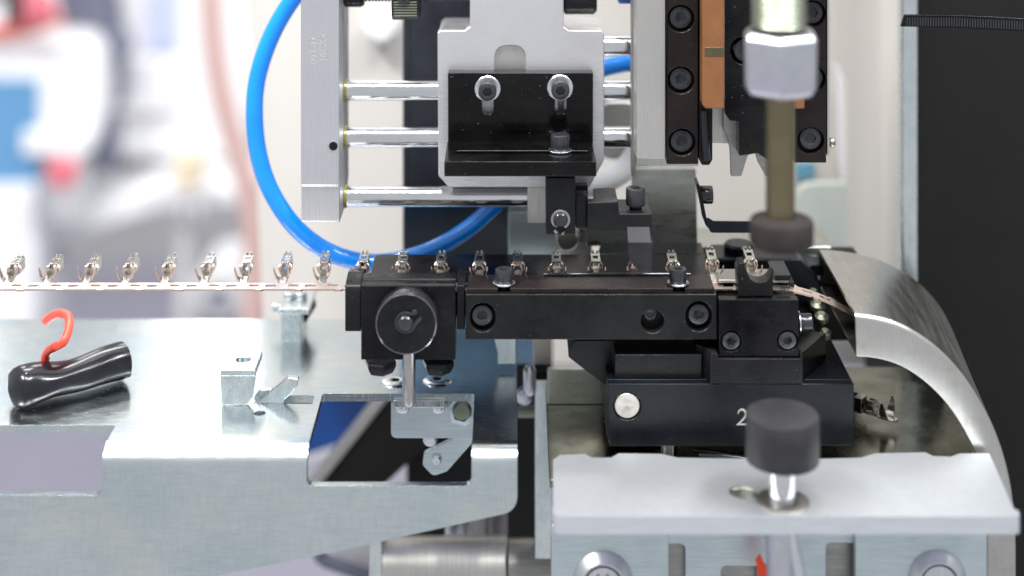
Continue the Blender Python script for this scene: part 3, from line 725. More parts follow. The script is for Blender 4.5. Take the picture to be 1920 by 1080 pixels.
# serif figure 2, drawn as an outline
two = [(2, 22), (3.5, 29), (9, 33), (15, 32), (19, 28), (20, 22), (18, 15), (12, 8), (6.5, 3.2), (15, 3.2), (18.5, 4), (20.5, 8), (21.8, 8), (19.5, 0), (0, 0), (0, 1.2), (8, 8.5), (13.5, 15), (15.6, 21), (14.8, 26), (11.5, 29), (7.5, 28.5), (4.6, 25.5), (3.4, 22)]
o_ = P(1381, 797, YD)
mb = MB(); mb.py([(o_.x+a_*.95, o_.z+b_*.93) for a_, b_ in two], YD-.6, YD-.1); t.part('engraved_number', mb, 'ink')
mb = MB(); mb.ppy([(1332, 720), (1332, 664), (1336, 662), (1346, 664), (1347, 673), (1500, 673), (1501, 663), (1505, 664), (1505, 720)], YD-1, 70); t.part('holder', mb, 'black_oxide', 1.5)
mb = MB(); mb.box(PX(1153, -37), PX(1316, -37), -37, 110, ZB-.0+.2, PZ(665, -37)); t.part('slide', mb, 'black_oxide', 2)
mb = MB(); mb.pz(rnd([(PX(1306, -37), -20), (PX(1318, -37), -30), (PX(1332, -37), -55), (PX(1334, -37), 60), (PX(1306, -37), 60)], [4, 12, 2, 2, 2]), ZB+.2, PZ(652, -37)); t.part('cam', mb, 'black_oxide', 1.5)
mb = MB(); mb.pz([(PX(1150, -30), 0), (PX(1345, 0), 0), (PX(1345, 0), 190), (PX(1150, -30), 190)], ZB+.2, -62); t.part('inner_block', mb, 'black_gloss', 1.5)
mb = MB(); mb.ppy([(1066, 654), (1078, 638), (1160, 638), (1160, 726), (1138, 726), (1066, 670)], 20, 160); t.part('wing', mb, 'black_blue', 2)
ch_ = [(PX(1345, 0), -50), (536, -50), (596, 40), (596, 250), (PX(1345, 0), 250)]
mb = MB(); mb.pz(ch_, ZB+.2, -102); t.part('rear_holder', mb, 'black_gloss', 1.8)
# brass and oil fittings down the right side
for k, (y_, z_, r_) in enumerate(((60, -118, 12), (95, -100, 14), (135, -92, 15), (180, -86, 13), (225, -84, 12))):
    mb = MB(); mb.lathe([(0, 0), (r_*.7, 1), (r_, 5), (r_, 14), (r_*.5, 20)], (598, y_, z_), (0, -.3, 1), 14); t.part('fitting', mb, 'thread', .6)
for px in (1253, 1520):
    mb = MB(); mb.cyl((PX(px, -20), -20, ZBB-35), (0, 0, 1), 15.5, 36, 24); t.part('foot_pin', mb, 'chrome')
mb = MB(); mb.tube([P(1300, 843, -30), P(1340, 847, -30), P(1390, 853, -30), P(1450, 852, -20), P(1500, 848, 0)], 3.4, 10); mb.tube([P(1310, 852, -50), P(1350, 854, -50), P(1400, 860, -50)], 3, 10)
solo('black_cable', 'thin black cable lying under the blue-black base block', 'cable', mb, 'sleeve', P(1400, 850, -30))

# machine table
ZTB = -306
mb = MB(); mb.pz(rnd([(68, -110), (800, -110), (905, 60), (905, 384), (68, 384)], [2, 8, 40, 2, 2]), ZTB-16, ZTB)
t = Thing('machine_table', 'oily olive grey steel table under the blue-black base block', 'machine table', (450, 150, ZTB-16)); t.part('top', mb, 'table', 2)
mb = MB(); mb.box(PX(1035, 300)-12, PX(1140, 300)+100, 200, 216, ZTB, ZTB+70); t.part('rear_lip', mb, 'zinc_dark', 2)
# loose terminal on table
def loose(px, py, rz, lab, sc_=1.3):
    p_ = onz(px, py, ZTB)
    t = Thing('loose_terminal', lab, 'terminal', p_)
    for n_, f_, m_ in (('crimp', term_base, ['tin', 'copper']), ('wire_wing', term_wings, ['tin', 'copper']), ('contact_box', term_box, 'tin_dark')):
        o = mk(n_, f_(), m_, (0, 70, -6), t.o); o.rotation_euler = (0, 0, rz); o.scale = (sc_,)*3
    t.o.rotation_euler = (0, 0, 0); t.o.location.z += 12*S
loose(1634, 792, math.radians(50), 'loose tin crimp terminal lying on the oily table right of the base block', 1.35)

# tall white/zinc post left of the table
t = Thing('zinc_post', 'narrow zinc upright with bright bolt heads between the bent sheet and the front plate', 'post', (PX(1018, 260), 260, -900))
mb = MB(); mb.box(PX(1003, 260), PX(1034, 260), 260, 300, -1600, PZ(712, 260)); t.part('upright', mb, 'zinc_small', 2)
mb = MB(); mb.box(PX(1002, 260), PX(1035, 260), 256, 300, PZ(712, 260)+1, PZ(698, 260)); t.part('clip', mb, 'soft_black', 2)
mb = MB(); mb.box(PX(1000, 300), PX(1034, 300), 300, 340, PZ(712, 300), PZ(560, 300)); t.part('upper_bar', mb, 'white_panel', 2)
mb = MB(); mb.lathe([(0, 0), (10, 2), (16, 10), (16, 30)], P(983, 750, 230), (0, 1, 0), 20); t.part('bolt_head', mb, 'nut')
mb = MB(); mb.cyl(P(980, 772, 280)+Vector((-10, 0, 0)), (1, 0, 0), 12, 60, 20); t.part('spacer', mb, 'thread')
mb = MB(); mb.lathe([(8, -30), (13, -20), (13, 20), (8, 30)], P(993, 712, 230), (0, 0, 1), 16); t.part('stud', mb, 'nut')

# ================================================================== FRONT PLATE WITH BUFFER
ZP = -256.0; YP = -340
bk = [onz(px, py, ZP) for px, py in ((1855, 850), (1800, 850), (1783, 856), (1750, 855), (1735, 848), (1640, 850), (1615, 858), (1540, 860), (1400, 860), (1270, 858), (1240, 851), (1160, 850), (1146, 858), (1110, 858), (1096, 851), (1050, 853), (1037, 862))]
outer = [(p.x, p.y) for p in bk]
fl = onz(1037, 950, ZP); fr_ = onz(1912, 955, ZP)
outer = outer+rnd([(68, fl.y), (69, YP), (846, YP), (848, fr_.y)], [2, 30, 26, 6], 6)
hp = onz(1393, 922, ZP)
t = Thing('front_plate', 'pale zinc plate in the foreground carrying a black rubber buffer and push buttons', 'metal plate', (450, -250, ZP-31))
mb = MB(); mb.pz(outer, ZP-30, ZP, [circ(hp.x, hp.y, 24, 28)]); t.part('top', mb, 'zinc_front', 3, seg=3)
for k in range(4):
    mb = MB(); mb.lathe([(24.5, 0), (20.5, -2.6), (24.5, -5.2)], (hp.x, hp.y, ZP-3-k*6), (0, 0, 1), 28, False); t.part('thread', mb, 'thread')
YV = -150
mb = MB(); mb.ppy([(1034, 985), (1253, 985), (1253, 1300), (1034, 1300)], YV, 20, [circ(1130, 1089, 40, 30)]); t.part('left_face', mb, 'zinc_face', 1.5)
sl1 = rnd([(1254, 1020), (1285, 1020), (1285, 1300), (1254, 1300)], [0, 12, 0, 0])
sl2 = rnd([(1352, 1061), (1420, 1061), (1420, 1300), (1352, 1300)], [12, 0, 0, 0])
sl3 = rnd([(1549, 1018), (1630, 1018), (1630, 1300), (1549, 1300)], [10, 0, 0, 0])
mb = MB(); mb.ppy([(1240, 985), (1640, 985), (1640, 1310), (1240, 1310)], YV+22, 12, [sl1, sl2, sl3]); t.part('middle_face', mb, 'zinc_face', 1.2)
mb = MB(); mb.ppy([(1240, 985), (1640, 985), (1640, 1310), (1240, 1310)], YV+44, 12); t.part('backing', mb, 'grey_steel', 0)
mb = MB(); mb.ppy([(1604, 985), (1850, 985), (1850, 1300), (1604, 1300)], YV, 20, [circ(1757, 1085, 38, 30)]); t.part('right_face', mb, 'zinc_face', 1.5)
mb = MB(); mb.ppy([(1852, 985), (1903, 985), (1903, 1300), (1852, 1300)], YV+24, 12); t.part('end_face', mb, 'steel', 1.5)
def push_button(px, py, r_, lab, mark):
    c_ = P(px, py, YV)
    b = Thing('push_button', lab, 'push button', c_, 'round metal push buttons')
    k_ = .95
    b.part('bezel', MB().lathe([(r_*.62, -14), (r_*.66, -17), (r_*.72, -17), (r_*.98, -4), (r_, 0), (r_, 2)], c_, (0, 1, 0), 48, False), 'nut')
    o = b.part('cap', MB().lathe([(0, -17), (r_*.52, -17), (r_*.58, -15.5), (r_*.6, -12), (r_*.6, 0)], c_, (0, 1, 0), 40), 'alu')
    b.part('gap_ring', MB().lathe([(r_*.6, -12), (r_*.63, -12)], c_, (0, 1, 0), 40, False), 'bore', parent=o)
    if mark:
        for dx in (-9, 7):
            mb = MB(); mb.py([(c_.x+dx-6, c_.z+8), (c_.x+dx-2, c_.z+22), (c_.x+dx+2, c_.z+22), (c_.x+dx+6, c_.z+8), (c_.x+dx+3, c_.z+8), (c_.x+dx, c_.z+18), (c_.x+dx-3, c_.z+8)], c_.y-17.8, c_.y-17.1)
            b.part('mark', mb, 'grey_steel', parent=o)
push_button(1130, 1089, 54, 'round metal push button with embossed peaks at the bottom left of the front plate', True)
push_button(1757, 1085, 52, 'plain round metal push button at the bottom right of the front plate', False)
# red-orange piece and lever below plate
mb = MB(); mb.ppy([(1421, 1072), (1417, 1052), (1426, 1041), (1433, 1058), (1446, 1068), (1447, 1130), (1420, 1130)], -200, 8)
solo('orange_ribbon', 'bright orange-red curled ribbon under the foreground plate beside the lever', 'ribbon', mb, 'orange', P(1432, 1080, -200), 1.5)
t = Thing('toggle_lever', 'polished steel lever with a slanting rod hanging below the foreground plate', 'lever', P(1475, 1050, -290))
mb = MB(); mb.lathe([(10, -80), (22, -66), (25, 0), (25, 60)], P(1463, 1020, -290), (0, 0, 1), 28); t.part('barrel', mb, 'nut')
mb = MB(); mb.tube([P(1480, 990, -300), P(1488, 1030, -300), P(1500, 1085, -300), P(1512, 1150, -300)], 11, 16); t.part('rod', mb, 'chrome')
# rubber buffer
YQ = -292
xb = PX(1467, YQ)
t = Thing('rubber_buffer', 'short black rubber cylinder on a steel stud standing on the foreground plate', 'rubber buffer', (xb, YQ, ZP))
mb = MB(); mb.lathe([(0, 0), (58, 0), (61.5, 2), (62, 5), (62, 74), (60, 78), (0, 79)], (xb, YQ, PZ(862, YQ)), (0, 0, 1), 56); t.part('rubber', mb, 'rubber')
mb = MB(); mb.lathe([(23, 0), (23, 74)], (xb-1, YQ, ZP), (0, 0, 1), 32); t.part('stud', mb, 'chrome')
mb = MB(); mb.lathe([(0, .3), (44, .3), (46, 2), (42, 4.5), (24, 4.5)], (xb, YQ, ZP), (0, 0, 1), 40, False); t.part('base_ring', mb, 'grey_steel')

# ================================================================== UPPER FOOT WITH NUT (foreground)
YN = -390; xn = PX(1463, YN)
t = Thing('clamp_foot', 'blurred vertical clamp rod with a bright hex nut and round rubber foot in front', 'clamp foot', (xn, YN, PZ(472, YN)))
prof = []; z = 0
ztop = PZ(46, YN)
pr = []
for k in range(26):
    pr += [(46, ztop+k*9), (42.5, ztop+k*9+4.5)]
mb = MB(); mb.lathe(pr, (xn-2, YN, 0), (0, 0, 1), 32); t.part('threaded_sleeve', mb, 'thread')
zn0, zn1 = PZ(168, YN), PZ(58, YN)
hx = [(66*math.cos(math.radians(-102+60*i)), 66*math.sin(math.radians(-102+60*i))) for i in range(6)]
mb = MB(); mb.lathe([(50, zn0-6), (58, zn0-2), (66, zn0+10), (66.5, zn1-8), (60, zn1), (50, zn1+2)], (xn, YN, 0), (0, 0, 1), 6)
bmesh.ops.rotate(mb.bm, verts=mb.bm.verts, cent=(xn, YN, 0), matrix=Matrix.Rotation(math.radians(38), 3, 'Z'))
t.part('hex_nut', mb, 'nut', 5, seg=4)
mb = MB(); mb.cyl((xn, YN, PZ(412, YN)), (0, 0, 1), 23.5, PZ(160, YN)-PZ(412, YN), 32); t.part('rod', mb, 'yellow_zinc')
mb = MB(); mb.lathe([(0, -5), (46, -5), (50.5, -2), (52, 2), (52, 34), (50, 38), (40, 39), (24, 39)], (xn+2, YN, PZ(455, YN)), (0, 0, 1), 48); t.part('rubber_foot', mb, 'rubber_foot')
mb = MB(); mb.lathe([(36, 39.3), (34, 41), (23, 43)], (xn+2, YN, PZ(455, YN)), (0, 0, 1), 40, False); t.part('cup_washer', mb, 'rubber_foot')

# ================================================================== CURVED CHUTE
O = [(1604, 588), (1640, 593), (1680, 604), (1720, 624), (1760, 653), (1798, 692), (1832, 740), (1862, 796), (1885, 858), (1900, 925), (1907, 1000), (1908, 1100), (1908, 1300)]
I = [(1606, 668), (1640, 671), (1678, 681), (1714, 700), (1748, 727), (1779, 761), (1806, 802), (1829, 848), (1845, 900), (1852, 960), (1853, 1020), (1853, 1110), (1853, 1300)]
def cr(L, sub=5):
    Q = []
    for i in range(len(L)-1):
        a, b, c, d = [Vector(L[max(0, min(len(L)-1, j))]) for j in (i-1, i, i+1, i+2)]
        for k in range(sub):
            tt = k/sub; Q.append(.5*((2*b)+(c-a)*tt+(2*a-5*b+4*c-d)*tt*tt+(3*b-a-3*c+d)*tt**3))
    Q.append(Vector(L[-1])); return Q
Oc, Ic = cr(O), cr(I); Y0c, Y1c = -100, 255
t = Thing('curved_chute', 'brushed stainless steel chute curving down at right and catching the spent strip', 'chute', P(1780, 760, 60))
def section(inset, r_):
    def f(i):
        o = Vector((PX(Oc[i].x, Y0c), PZ(Oc[i].y, Y0c))); n = Vector((PX(Ic[i].x, Y0c), PZ(Ic[i].y, Y0c)))
        d = (n-o); L = d.length; d.normalize()
        pts = rnd([(Y0c+inset, inset), (Y1c-inset, inset), (Y1c-inset, L-inset), (Y0c+inset, L-inset)], [r_, r_, 1.5, 1.5], 5)
        fl = 48*math.sin(PI*min(1, i/(len(Oc)*.78)))
        return [Vector(((o+d*v).x+fl*((u-Y0c)/(Y1c-Y0c))**1.3, u, (o+d*v).y)) for u, v in pts]
    return f
mb = MB()
so, si = section(0, 14), section(7, 8)
ro = [[mb.bm.verts.new(p) for p in so(i)] for i in range(len(Oc))]
mb.mi = 0
for A, B in zip(ro, ro[1:]):
    n = len(A)
    for k in range(n): mb.face([A[k], A[(k+1) % n], B[(k+1) % n], B[k]])
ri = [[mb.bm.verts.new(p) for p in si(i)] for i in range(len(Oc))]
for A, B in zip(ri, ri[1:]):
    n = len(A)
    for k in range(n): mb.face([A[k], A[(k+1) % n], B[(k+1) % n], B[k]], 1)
n = len(ro[0])
for k in range(n): mb.face([ro[0][k], ro[0][(k+1) % n], ri[0][(k+1) % n], ri[0][k]]); mb.face([ro[-1][k], ro[-1][(k+1) % n], ri[-1][(k+1) % n], ri[-1][k]])
t.part('shell', mb, ['chute_steel', 'inner_steel'])  # inner faces in darker steel: shade of the hollow put into colour

# ================================================================== BLUE HOSE
hp_ = [P(620, -90, 260), P(590, -45, 260), P(548, 0, 250), P(510, 65, 245), P(484, 140, 240), P(477, 210, 235), P(485, 290, 235), P(510, 362, 235), P(556, 428, 235), P(618, 473, 238), P(690, 492, 245), P(765, 484, 255), P(835, 456, 265), P(895, 415, 275), P(950, 360, 285), P(1010, 290, 330), P(1060, 200, 350), P(1110, 140, 340), P(1160, 121, 330), P(1215, 116, 320), P(1280, 112, 320)]
mb = MB(); mb.tube(hp_, 17.6, 20)
solo('air_hose', 'glossy bright blue air hose looping behind the guide rods', 'hose', mb, 'hose', P(600, 460, 240))

# ================================================================== LINEAR UNIT: END BLOCK, RODS
YE = 90
t = Thing('rod_end_block', 'tall machined aluminium end block holding chromed guide rods left of the carriage', 'guide unit', P(600, 420, YE))
mb = MB(); mb.px([(YE, 2200), (YE, PZ(347, YE)), (YE+5, PZ(350, YE)), (YE+9, PZ(418, YE)), (YE+13, PZ(421, YE)), (YE+120, PZ(421, YE)), (YE+180, PZ(380, YE)), (YE+180, 2200)], PX(564, YE), PX(636, YE), )
hb = t.part('block', mb, 'alu', 2)
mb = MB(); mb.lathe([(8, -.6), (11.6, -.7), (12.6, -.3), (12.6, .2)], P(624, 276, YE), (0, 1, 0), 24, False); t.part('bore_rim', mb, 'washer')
mb = MB(); mb.lathe([(0, 0), (8.4, 0)], P(625, 274, YE-.9), (0, 1, 0), 24, False); t.part('bore', mb, 'bore')  # flat dark disc paints the hole's shade, off-centre to leave a lit lower rim
XB = PX(636, YE)
for py, x1 in ((169, PX(1192, 190)), (257, PX(1192, 190)), (368, PX(1000, 190)), (86, PX(1192, 190)), (-90, PX(1192, 190))):
    c_ = P(650, py, 190)
    xs = XB-2 if py != 86 else PX(900, 190)
    mb = MB(); mb.cyl((xs, 190, c_.z), (1, 0, 0), 20.5, x1-xs, 40); o = t.part('guide_rod', mb, 'chrome')
    if py != 86:
        mb = MB(); mb.lathe([(21, 0), (23, 1), (22.5, 4), (20.6, 6)], (XB, 190, c_.z), (1, 0, 0), 32, False); t.part('oil_ring', mb, 'oil', parent=o)
    if py in (86, 169):
        mb = MB(); mb.lathe([(20.6, 0), (22, 1), (22.5, 4), (20.6, 6)], (PX(1183, 190), 190, c_.z), (1, 0, 0), 32, False); t.part('oil_ring', mb, 'oil', parent=o)
# engraved text on the block
text_part(t, 'engraving', '003-07', P(594, 122, YE-.4), 19, 'faint', (PI/2, -PI/2, 0), .2)
text_part(t, 'engraving', '16CKZ', P(612, 118, YE-.4), 19, 'faint', (PI/2, -PI/2, 0), .2)
# lower white bearing plate on the lowest rod
mb = MB(); mb.ppy(rnd([(989, 345), (1026, 345), (1026, 420), (989, 420)], 3), 140, 90); t.part('bearing_plate', mb, 'alu_plate', 2)

# top lead screw
t = Thing('lead_screw', 'black toothed adjusting spindle with a ribbed clamp nut at the top edge', 'spindle', P(720, 5, 150))
mb = MB(); mb.lathe([(18, 0), (22, 3), (22, 34), (18, 40)], P(645, -8, 150), (1, 0, 0), 24); t.part('end_knob', mb, 'black_oxide')
pr = []
for k in range(62): pr += [(18, k*6.5), (14.5, k*6.5+3.2)]
mb = MB(); mb.lathe(pr, P(668, -12, 150)+Vector((0, 0, 2)), (1, 0, 0), 24); t.part('spindle', mb, 'black_oxide')
mb = MB(); mb.px(rnd([(120, PZ(-40, 130)), (120, PZ(30, 120)), (134, PZ(38, 130)), (190, PZ(38, 130)), (200, PZ(-40, 130))], [0, 4, 4, 4, 0]), PX(734, 120), PX(786, 120)); o = t.part('clamp_nut', mb, 'black_oxide', 2)
for k in range(6):
    mb = MB(); zz = PZ(4+k*5, 120); mb.box(PX(738, 120), PX(782, 120), 117.6, 119.8, zz-1.2, zz+1.2); t.part('rib', mb, 'thread', .5, parent=o)
mb = MB(); mb.screwhead(P(757, -2, 112), (0, -1, 0), 12, 12); t.part('screw', mb, 'screw')

# ================================================================== CARRIAGE
YG = 125
t = Thing('slide_carriage', 'pale aluminium sliding carriage on chromed rods with a black angle bracket', 'carriage', P(975, 350, YG))
zz = lambda py: PZ(py, YG); xx = lambda px: PX(px, YG)
out = [(820, 62), (826, 57), (872, 57), (881, 50), (881, -400), (1056, -400), (1057, 50), (1066, 57), (1128, 57), (1133, 63), (1133, 300), (1105, 352), (1056, 352), (1056, 158), (985, 158)]+rnd([(985, 158), (985, 86), (928, 86), (928, 166)], [0, 24, 24, 0])[1:-1]+[(928, 166), (1048, 166), (1048, 352), (842, 352), (822, 330)]
mb = MB(); mb.ppy([(a_, b_) for a_, b_ in out], YG, 30)
t.part('front', mb, 'alu_carriage', 2.5)
mb = MB(); mb.ppy([(821, 64), (830, 58), (1126, 58), (1132, 64), (1132, 300), (1104, 350), (844, 350), (823, 328)], YG+30.5, 138); t.part('body', mb, 'alu_carriage', 6)
mb = MB(); mb.ppy([(926, 84), (987, 84), (987, 152), (926, 152)], YG+7, 18); t.part('pocket_floor', mb, 'alu_plate', 0)
# angle bracket
YW = 97
mb = MB(); sl = [slot(914.5, 172, 11, 0, 33, 8), slot(1051.5, 170, 11, 0, 34, 8)]
mb.ppy([(840, 137), (1112, 137), (1112, 290), (840, 290)], YW, 27, sl); ab = t.part('angle_wall', mb, 'black_gloss', 1.2)
ZS = PZ(303, -40)
s0 = onz(862, 285, ZS); s1 = onz(1095, 283, ZS)
mb = MB(); mb.pz([(PX(833, -40), -40), (PX(1118, -40), -40), (PX(1118, -40), 96.6), (PX(833, -40), 96.6)], PZ(331, -40), ZS, [slot(s0.x, s0.y, 10.5, s1.x-s0.x, 0, 8)]); t.part('angle_shelf', mb, 'black_gloss', 1.4)
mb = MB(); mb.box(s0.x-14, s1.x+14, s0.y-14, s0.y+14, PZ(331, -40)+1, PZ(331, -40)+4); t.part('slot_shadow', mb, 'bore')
for px, py in ((914, 173), (1051, 171)):
    t.screw(P(px, py, YW-30), (0, -1, 0), 17.5, 26, .25 if px < 1000 else .4, washer=25)
o = t.screw((s0.x+(PX(1050, 27)-s0.x), s0.y+2, ZS+33), (0, 0, 1), 18, 28, .3, washer=23)
# knurled knob at top right
mb = MB(); mb.lathe([(20, 0), (26, 4), (26, 60), (20, 66)], P(1056, 2, 170)+Vector((0, 0, 0)), (1, 0, 0), 30); o = t.part('knurled_knob', mb, 'black_oxide')
# hanging link, pivot, arm and pressing finger
t = Thing('feed_pawl', 'black hinged feed arm with a screw and pressing finger reaching down to the strip', 'feed arm', (140, 0, 108))
YL = -25
mb = MB(); mb.ppy([(1023, 333), (1079, 333), (1079, 440), (1024, 440)], YL, 64); t.part('hanger', mb, 'black_oxide', 2.2)
pc = P(1051, 411, YL)
mb = MB(); mb.lathe([(0, -9), (10.5, -9), (13, -6), (13, 2)], pc, (0, 1, 0), 30); o = t.part('pivot_pin', mb, 'screw')
rg2 = [(18*math.cos(a_), 18*math.sin(a_)) for a_ in [math.radians(-62+i*11.3) for i in range(28)]]
rin = [(13.2*math.cos(a_), 13.2*math.sin(a_)) for a_ in [math.radians(-62+i*11.3) for i in range(28)]][::-1]
ring = rg2+[(-13, -22), (-9, -27), (-4, -24), (-9, -19)]+rin+[(8, -19), (3, -24), (0, -29), (6, -28)]
mb = MB(); mb.py([(pc.x+a_, pc.z+b_) for a_, b_ in ring], YL-3, YL-.4); t.part('clip_ring', mb, 'grey_steel', .5, parent=o, label='brownish spring steel clip ring')
mb = MB(); mb.box(PX(1079.5, -8), PX(1100, -8), -8, 26, PZ(428, -8), PZ(367, -8)); t.part('tongue', mb, 'black_oxide', 1.5)
ZA = PZ(380, YL)
mb = MB()
pp = [(1101, 380), (1159, 378), (1161, 401), (1222, 401), (1224, 432), (1217, 434), (1214, 428), (1176, 427), (1175, 433), (1101, 436)]
mb.ppy(pp, YL, 26); mb.ppy([(1116, 380.5), (1159, 378.5), (1161, 401.3), (1221, 401.3), (1222, 428), (1118, 432)], YL+26.2, 92); t.part('arm', mb, 'black_oxide', 2)
mb = MB(); mb.box(PX(1079, 60), PX(1103, 60), 74, 96, PZ(420, 60), ZA+2); t.part('back_link', mb, 'black_oxide', 2)
t.screw((PX(1192, 6), 8, PZ(402, YL)+40), (0, 0, 1), 18.5, 32, .5)
mb = MB(); mb.cyl((PX(1192, 6), 8, PZ(402, YL)-2), (0, 0, 1), 12, 12, 20, .5); t.part('screw_neck', mb, 'bore')
mb = MB(); YI = -52
mb.ppy([(1178, 453), (1224, 453), (1223, 507), (1216, 512), (1201, 512), (1180, 489)], YI, 40)
t.part('finger', mb, 'finger_black', 2.5)
mb = MB(); mb.px([(YI+1, PZ(453, YI)-1), (YI+34, PZ(418, YI+34)), (YI+60, PZ(418, YI+34)), (YI+60, PZ(453, YI)-20), (YI+41, PZ(453, YI)-20)], PX(1178, YI)-1, PX(1221, YI)); t.part('finger_slope', mb, 'finger_black', 1.5)

# ================================================================== RAM GUIDE (upper right)
YM = 20
t = Thing('ram_guide', 'press ram guide with dark screwed rails on an aluminium plate behind the clamp rod', 'press ram', P(1370, 300, YM))
mb = MB(); mb.ppy([(1193, -400), (1248, -400), (1248, 298), (1193, 298)], YM, 100); t.part('side_plate', mb, 'alu_plate', 1.6)
mb = MB(); mb.ppy([(1193, -400), (1310, -400), (1310, 311), (1193, 311)], YM+62, 60); t.part('back_plate', mb, 'alu_plate', 1.6)
mb = MB(); mb.ppy([(1184, -400), (1192, -400), (1192, 330), (1184, 330)], YM+70, 30); t.part('edge_strip', mb, 'grey_steel', 1)
hl = [circ(1277, 35, 25.5, 30), circ(1277, 150.5, 25.5, 30), circ(1279, 267, 25.5, 30)]
mb = MB(); mb.ppy([(1250, -400), (1309, -400), (1309, 308), (1250, 308)], YM-6, 20, hl); t.part('left_rail', mb, 'black_brown', 1.5)
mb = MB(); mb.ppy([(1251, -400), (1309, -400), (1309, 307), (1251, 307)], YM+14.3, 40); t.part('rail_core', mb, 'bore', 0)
for px, py, rt in ((1277, 35, .3), (1277.5, 150, .1), (1279, 267, .15)):
    t.screw(P(px-1, py-2, YM), (0, -1, 0), 21, 14, rt)
mb = MB(); mb.ppy(rnd([(1310, -400), (1336, -400), (1336, 300), (1330, 310), (1316, 310), (1310, 298)], 4), YM-2, 50); t.part('rail_lip', mb, 'black_brown', 2)
mb = MB(); mb.tube([P(1320, 207, YM-8), P(1321, 240, YM-8), P(1323, 280, YM-8), P(1325, 300, YM-8)], 8, 12); t.part('grease_wick', mb, 'sleeve')
mb = MB(); mb.ppy([(1317, -400), (1358, -400), (1358, 204), (1324, 204), (1317, 198)], YM-46, 40); t.part('left_gib', mb, 'amber', 2.5)
mb = MB(); mb.ppy([(1322, 89), (1357, 89), (1357, 105), (1322, 105)], YM-47, 1.0); t.part('gib_band', mb, 'yellow_zinc', .4)
mb = MB(); mb.ppy([(1480, -400), (1509, -400), (1509, 204), (1488, 204), (1480, 200)], YM-46, 40); t.part('right_gib', mb, 'amber', 2.5)
ramp_ = [(1359, -400), (1470, -400), (1470, 300), (1452, 306)]+[(1436-6*math.cos(PI*i/8)+0, 296-9*math.sin(PI*i/8)+0) for i in range(0)]+[(1440, 300), (1420, 287), (1404, 290), (1386, 292), (1385, 228), (1368, 226), (1359, 212)]
mb = MB(); mb.ppy(ramp_, YM-34, 44, [circ(1396, 95, 27, 28)]); t.part('ram', mb, 'black', .8)
t.screw(P(1398, 95, YM-24), (0, -1, 0), 22, 14, .3)
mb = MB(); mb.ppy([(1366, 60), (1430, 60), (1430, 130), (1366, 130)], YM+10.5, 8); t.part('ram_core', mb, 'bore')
mb = MB(); mb.ppy([(1334, 190), (1370, 190), (1370, 269), (1334, 269)], YM+28, 24); t.part('wear_strip', mb, 'alu_plate', 1.2)
mb = MB(); mb.ppy([(1356, 200), (1400, 214), (1404, 290), (1401, 295), (1390, 331), (1371, 331), (1369, 280), (1364, 258), (1356, 240)], YM+6, 14); t.part('left_jaw', mb, 'grey_steel', 1.5)
mb = MB(); mb.ppy([(1414, 280), (1450, 280), (1450, 331), (1436, 331), (1422, 306)], YM+8, 14); t.part('right_jaw', mb, 'grey_steel', 1.5)
hl = [circ(1523, 26, 25.5, 30), circ(1523, 148, 25.5, 30), circ(1520, 264, 25.5, 30)]
mb = MB(); mb.ppy([(1490, -400), (1548, -400), (1549, 305), (1490, 305)], YM-6, 20, hl); t.part('right_rail', mb, 'black_brown', 1.5)
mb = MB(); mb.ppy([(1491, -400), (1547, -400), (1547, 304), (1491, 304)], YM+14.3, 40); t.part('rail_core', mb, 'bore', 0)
for px, py, rt in ((1523, 26, .3), (1523, 148, .1), (1520, 262, .45)): t.screw(P(px, py-2, YM), (0, -1, 0), 21, 14, rt)
mb = MB(); mb.ppy([(1551, -400), (1555.5, -400), (1555.5, 292), (1551, 292)], YM, 60); t.part('shim', mb, 'alu_plate', .6)
mb = MB(); mb.lathe([(6, 0), (9, 3), (9, 9), (5, 12)], P(1554, 267, YM+20), (1, 0, 0), 16); t.part('rivet', mb, 'thread')
mb = MB(); mb.ppy([(1314, 300), (1322, 300), (1322, 220), (1314, 220)], YM+60, 2); t.part('fillet', mb, 'bore')

# zinc support plate behind feed arm
YZ = 270
t = Thing('support_plate', 'dull greenish zinc support plate standing behind the feed arm under the ram guide', 'support plate', P(1230, 460, YZ))
mb = MB(); mb.ppy([(1186, 316), (1305, 316), (1308, 460), (1100, 462), (1100, 400), (1186, 380)], YZ, 30); t.part('plate', mb, 'zinc_dark', 2)
t = Thing('bearing_block', 'pale zinc block and round plug standing behind the black bed under the carriage', 'bearing block', P(990, 470, YZ))
mb = MB(); mb.ppy([(953, 397), (1047, 397), (1047, 484), (953, 484)], YZ+20, 90); t.part('block', mb, 'zinc_face', 2.5)
mb = MB(); mb.ppy([(1036, 420), (1110, 420), (1110, 480), (1036, 480)], YZ+60, 20); t.part('rear_plate', mb, 'zinc_dark', 2)
mb = MB(); mb.lathe([(0, 0), (20, 1), (24, 6), (26, 20), (26, 50)], P(1064, 450, YZ-20), (0, 1, 0), 30); t.part('plug', mb, 'disc')
# white curved casting right of carriage
t = Thing('cast_arm', 'pale curved casting seen between the carriage and the ram guide', 'casting', P(1160, 320, 420))
mb = MB(); mb.tube([P(1210, 230, 420), P(1196, 280, 420), P(1170, 318, 420), P(1130, 340, 420), P(1090, 350, 420)], lambda q: 22+6*q, 20); t.part('arm', mb, 'white_rubber')
mb = MB(); mb.ppy(rnd([(1128, 190), (1192, 190), (1192, 300), (1128, 300)], 20), 480, 60); t.part('web', mb, 'grey_steel', 6)
solo('blue_fitting', 'small dark blue push-in air fitting at the top edge beside the ram guide', 'fitting', MB().lathe([(14, 0), (18, 4), (18, 40), (12, 48)], P(1158, -10, 200), (1, 0, 0), 24).lathe([(9, 46), (10, 48), (10, 60), (9, 62)], P(1158, -10, 200), (1, 0, 0), 20), 'blue_fit', P(1172, -10, 200))

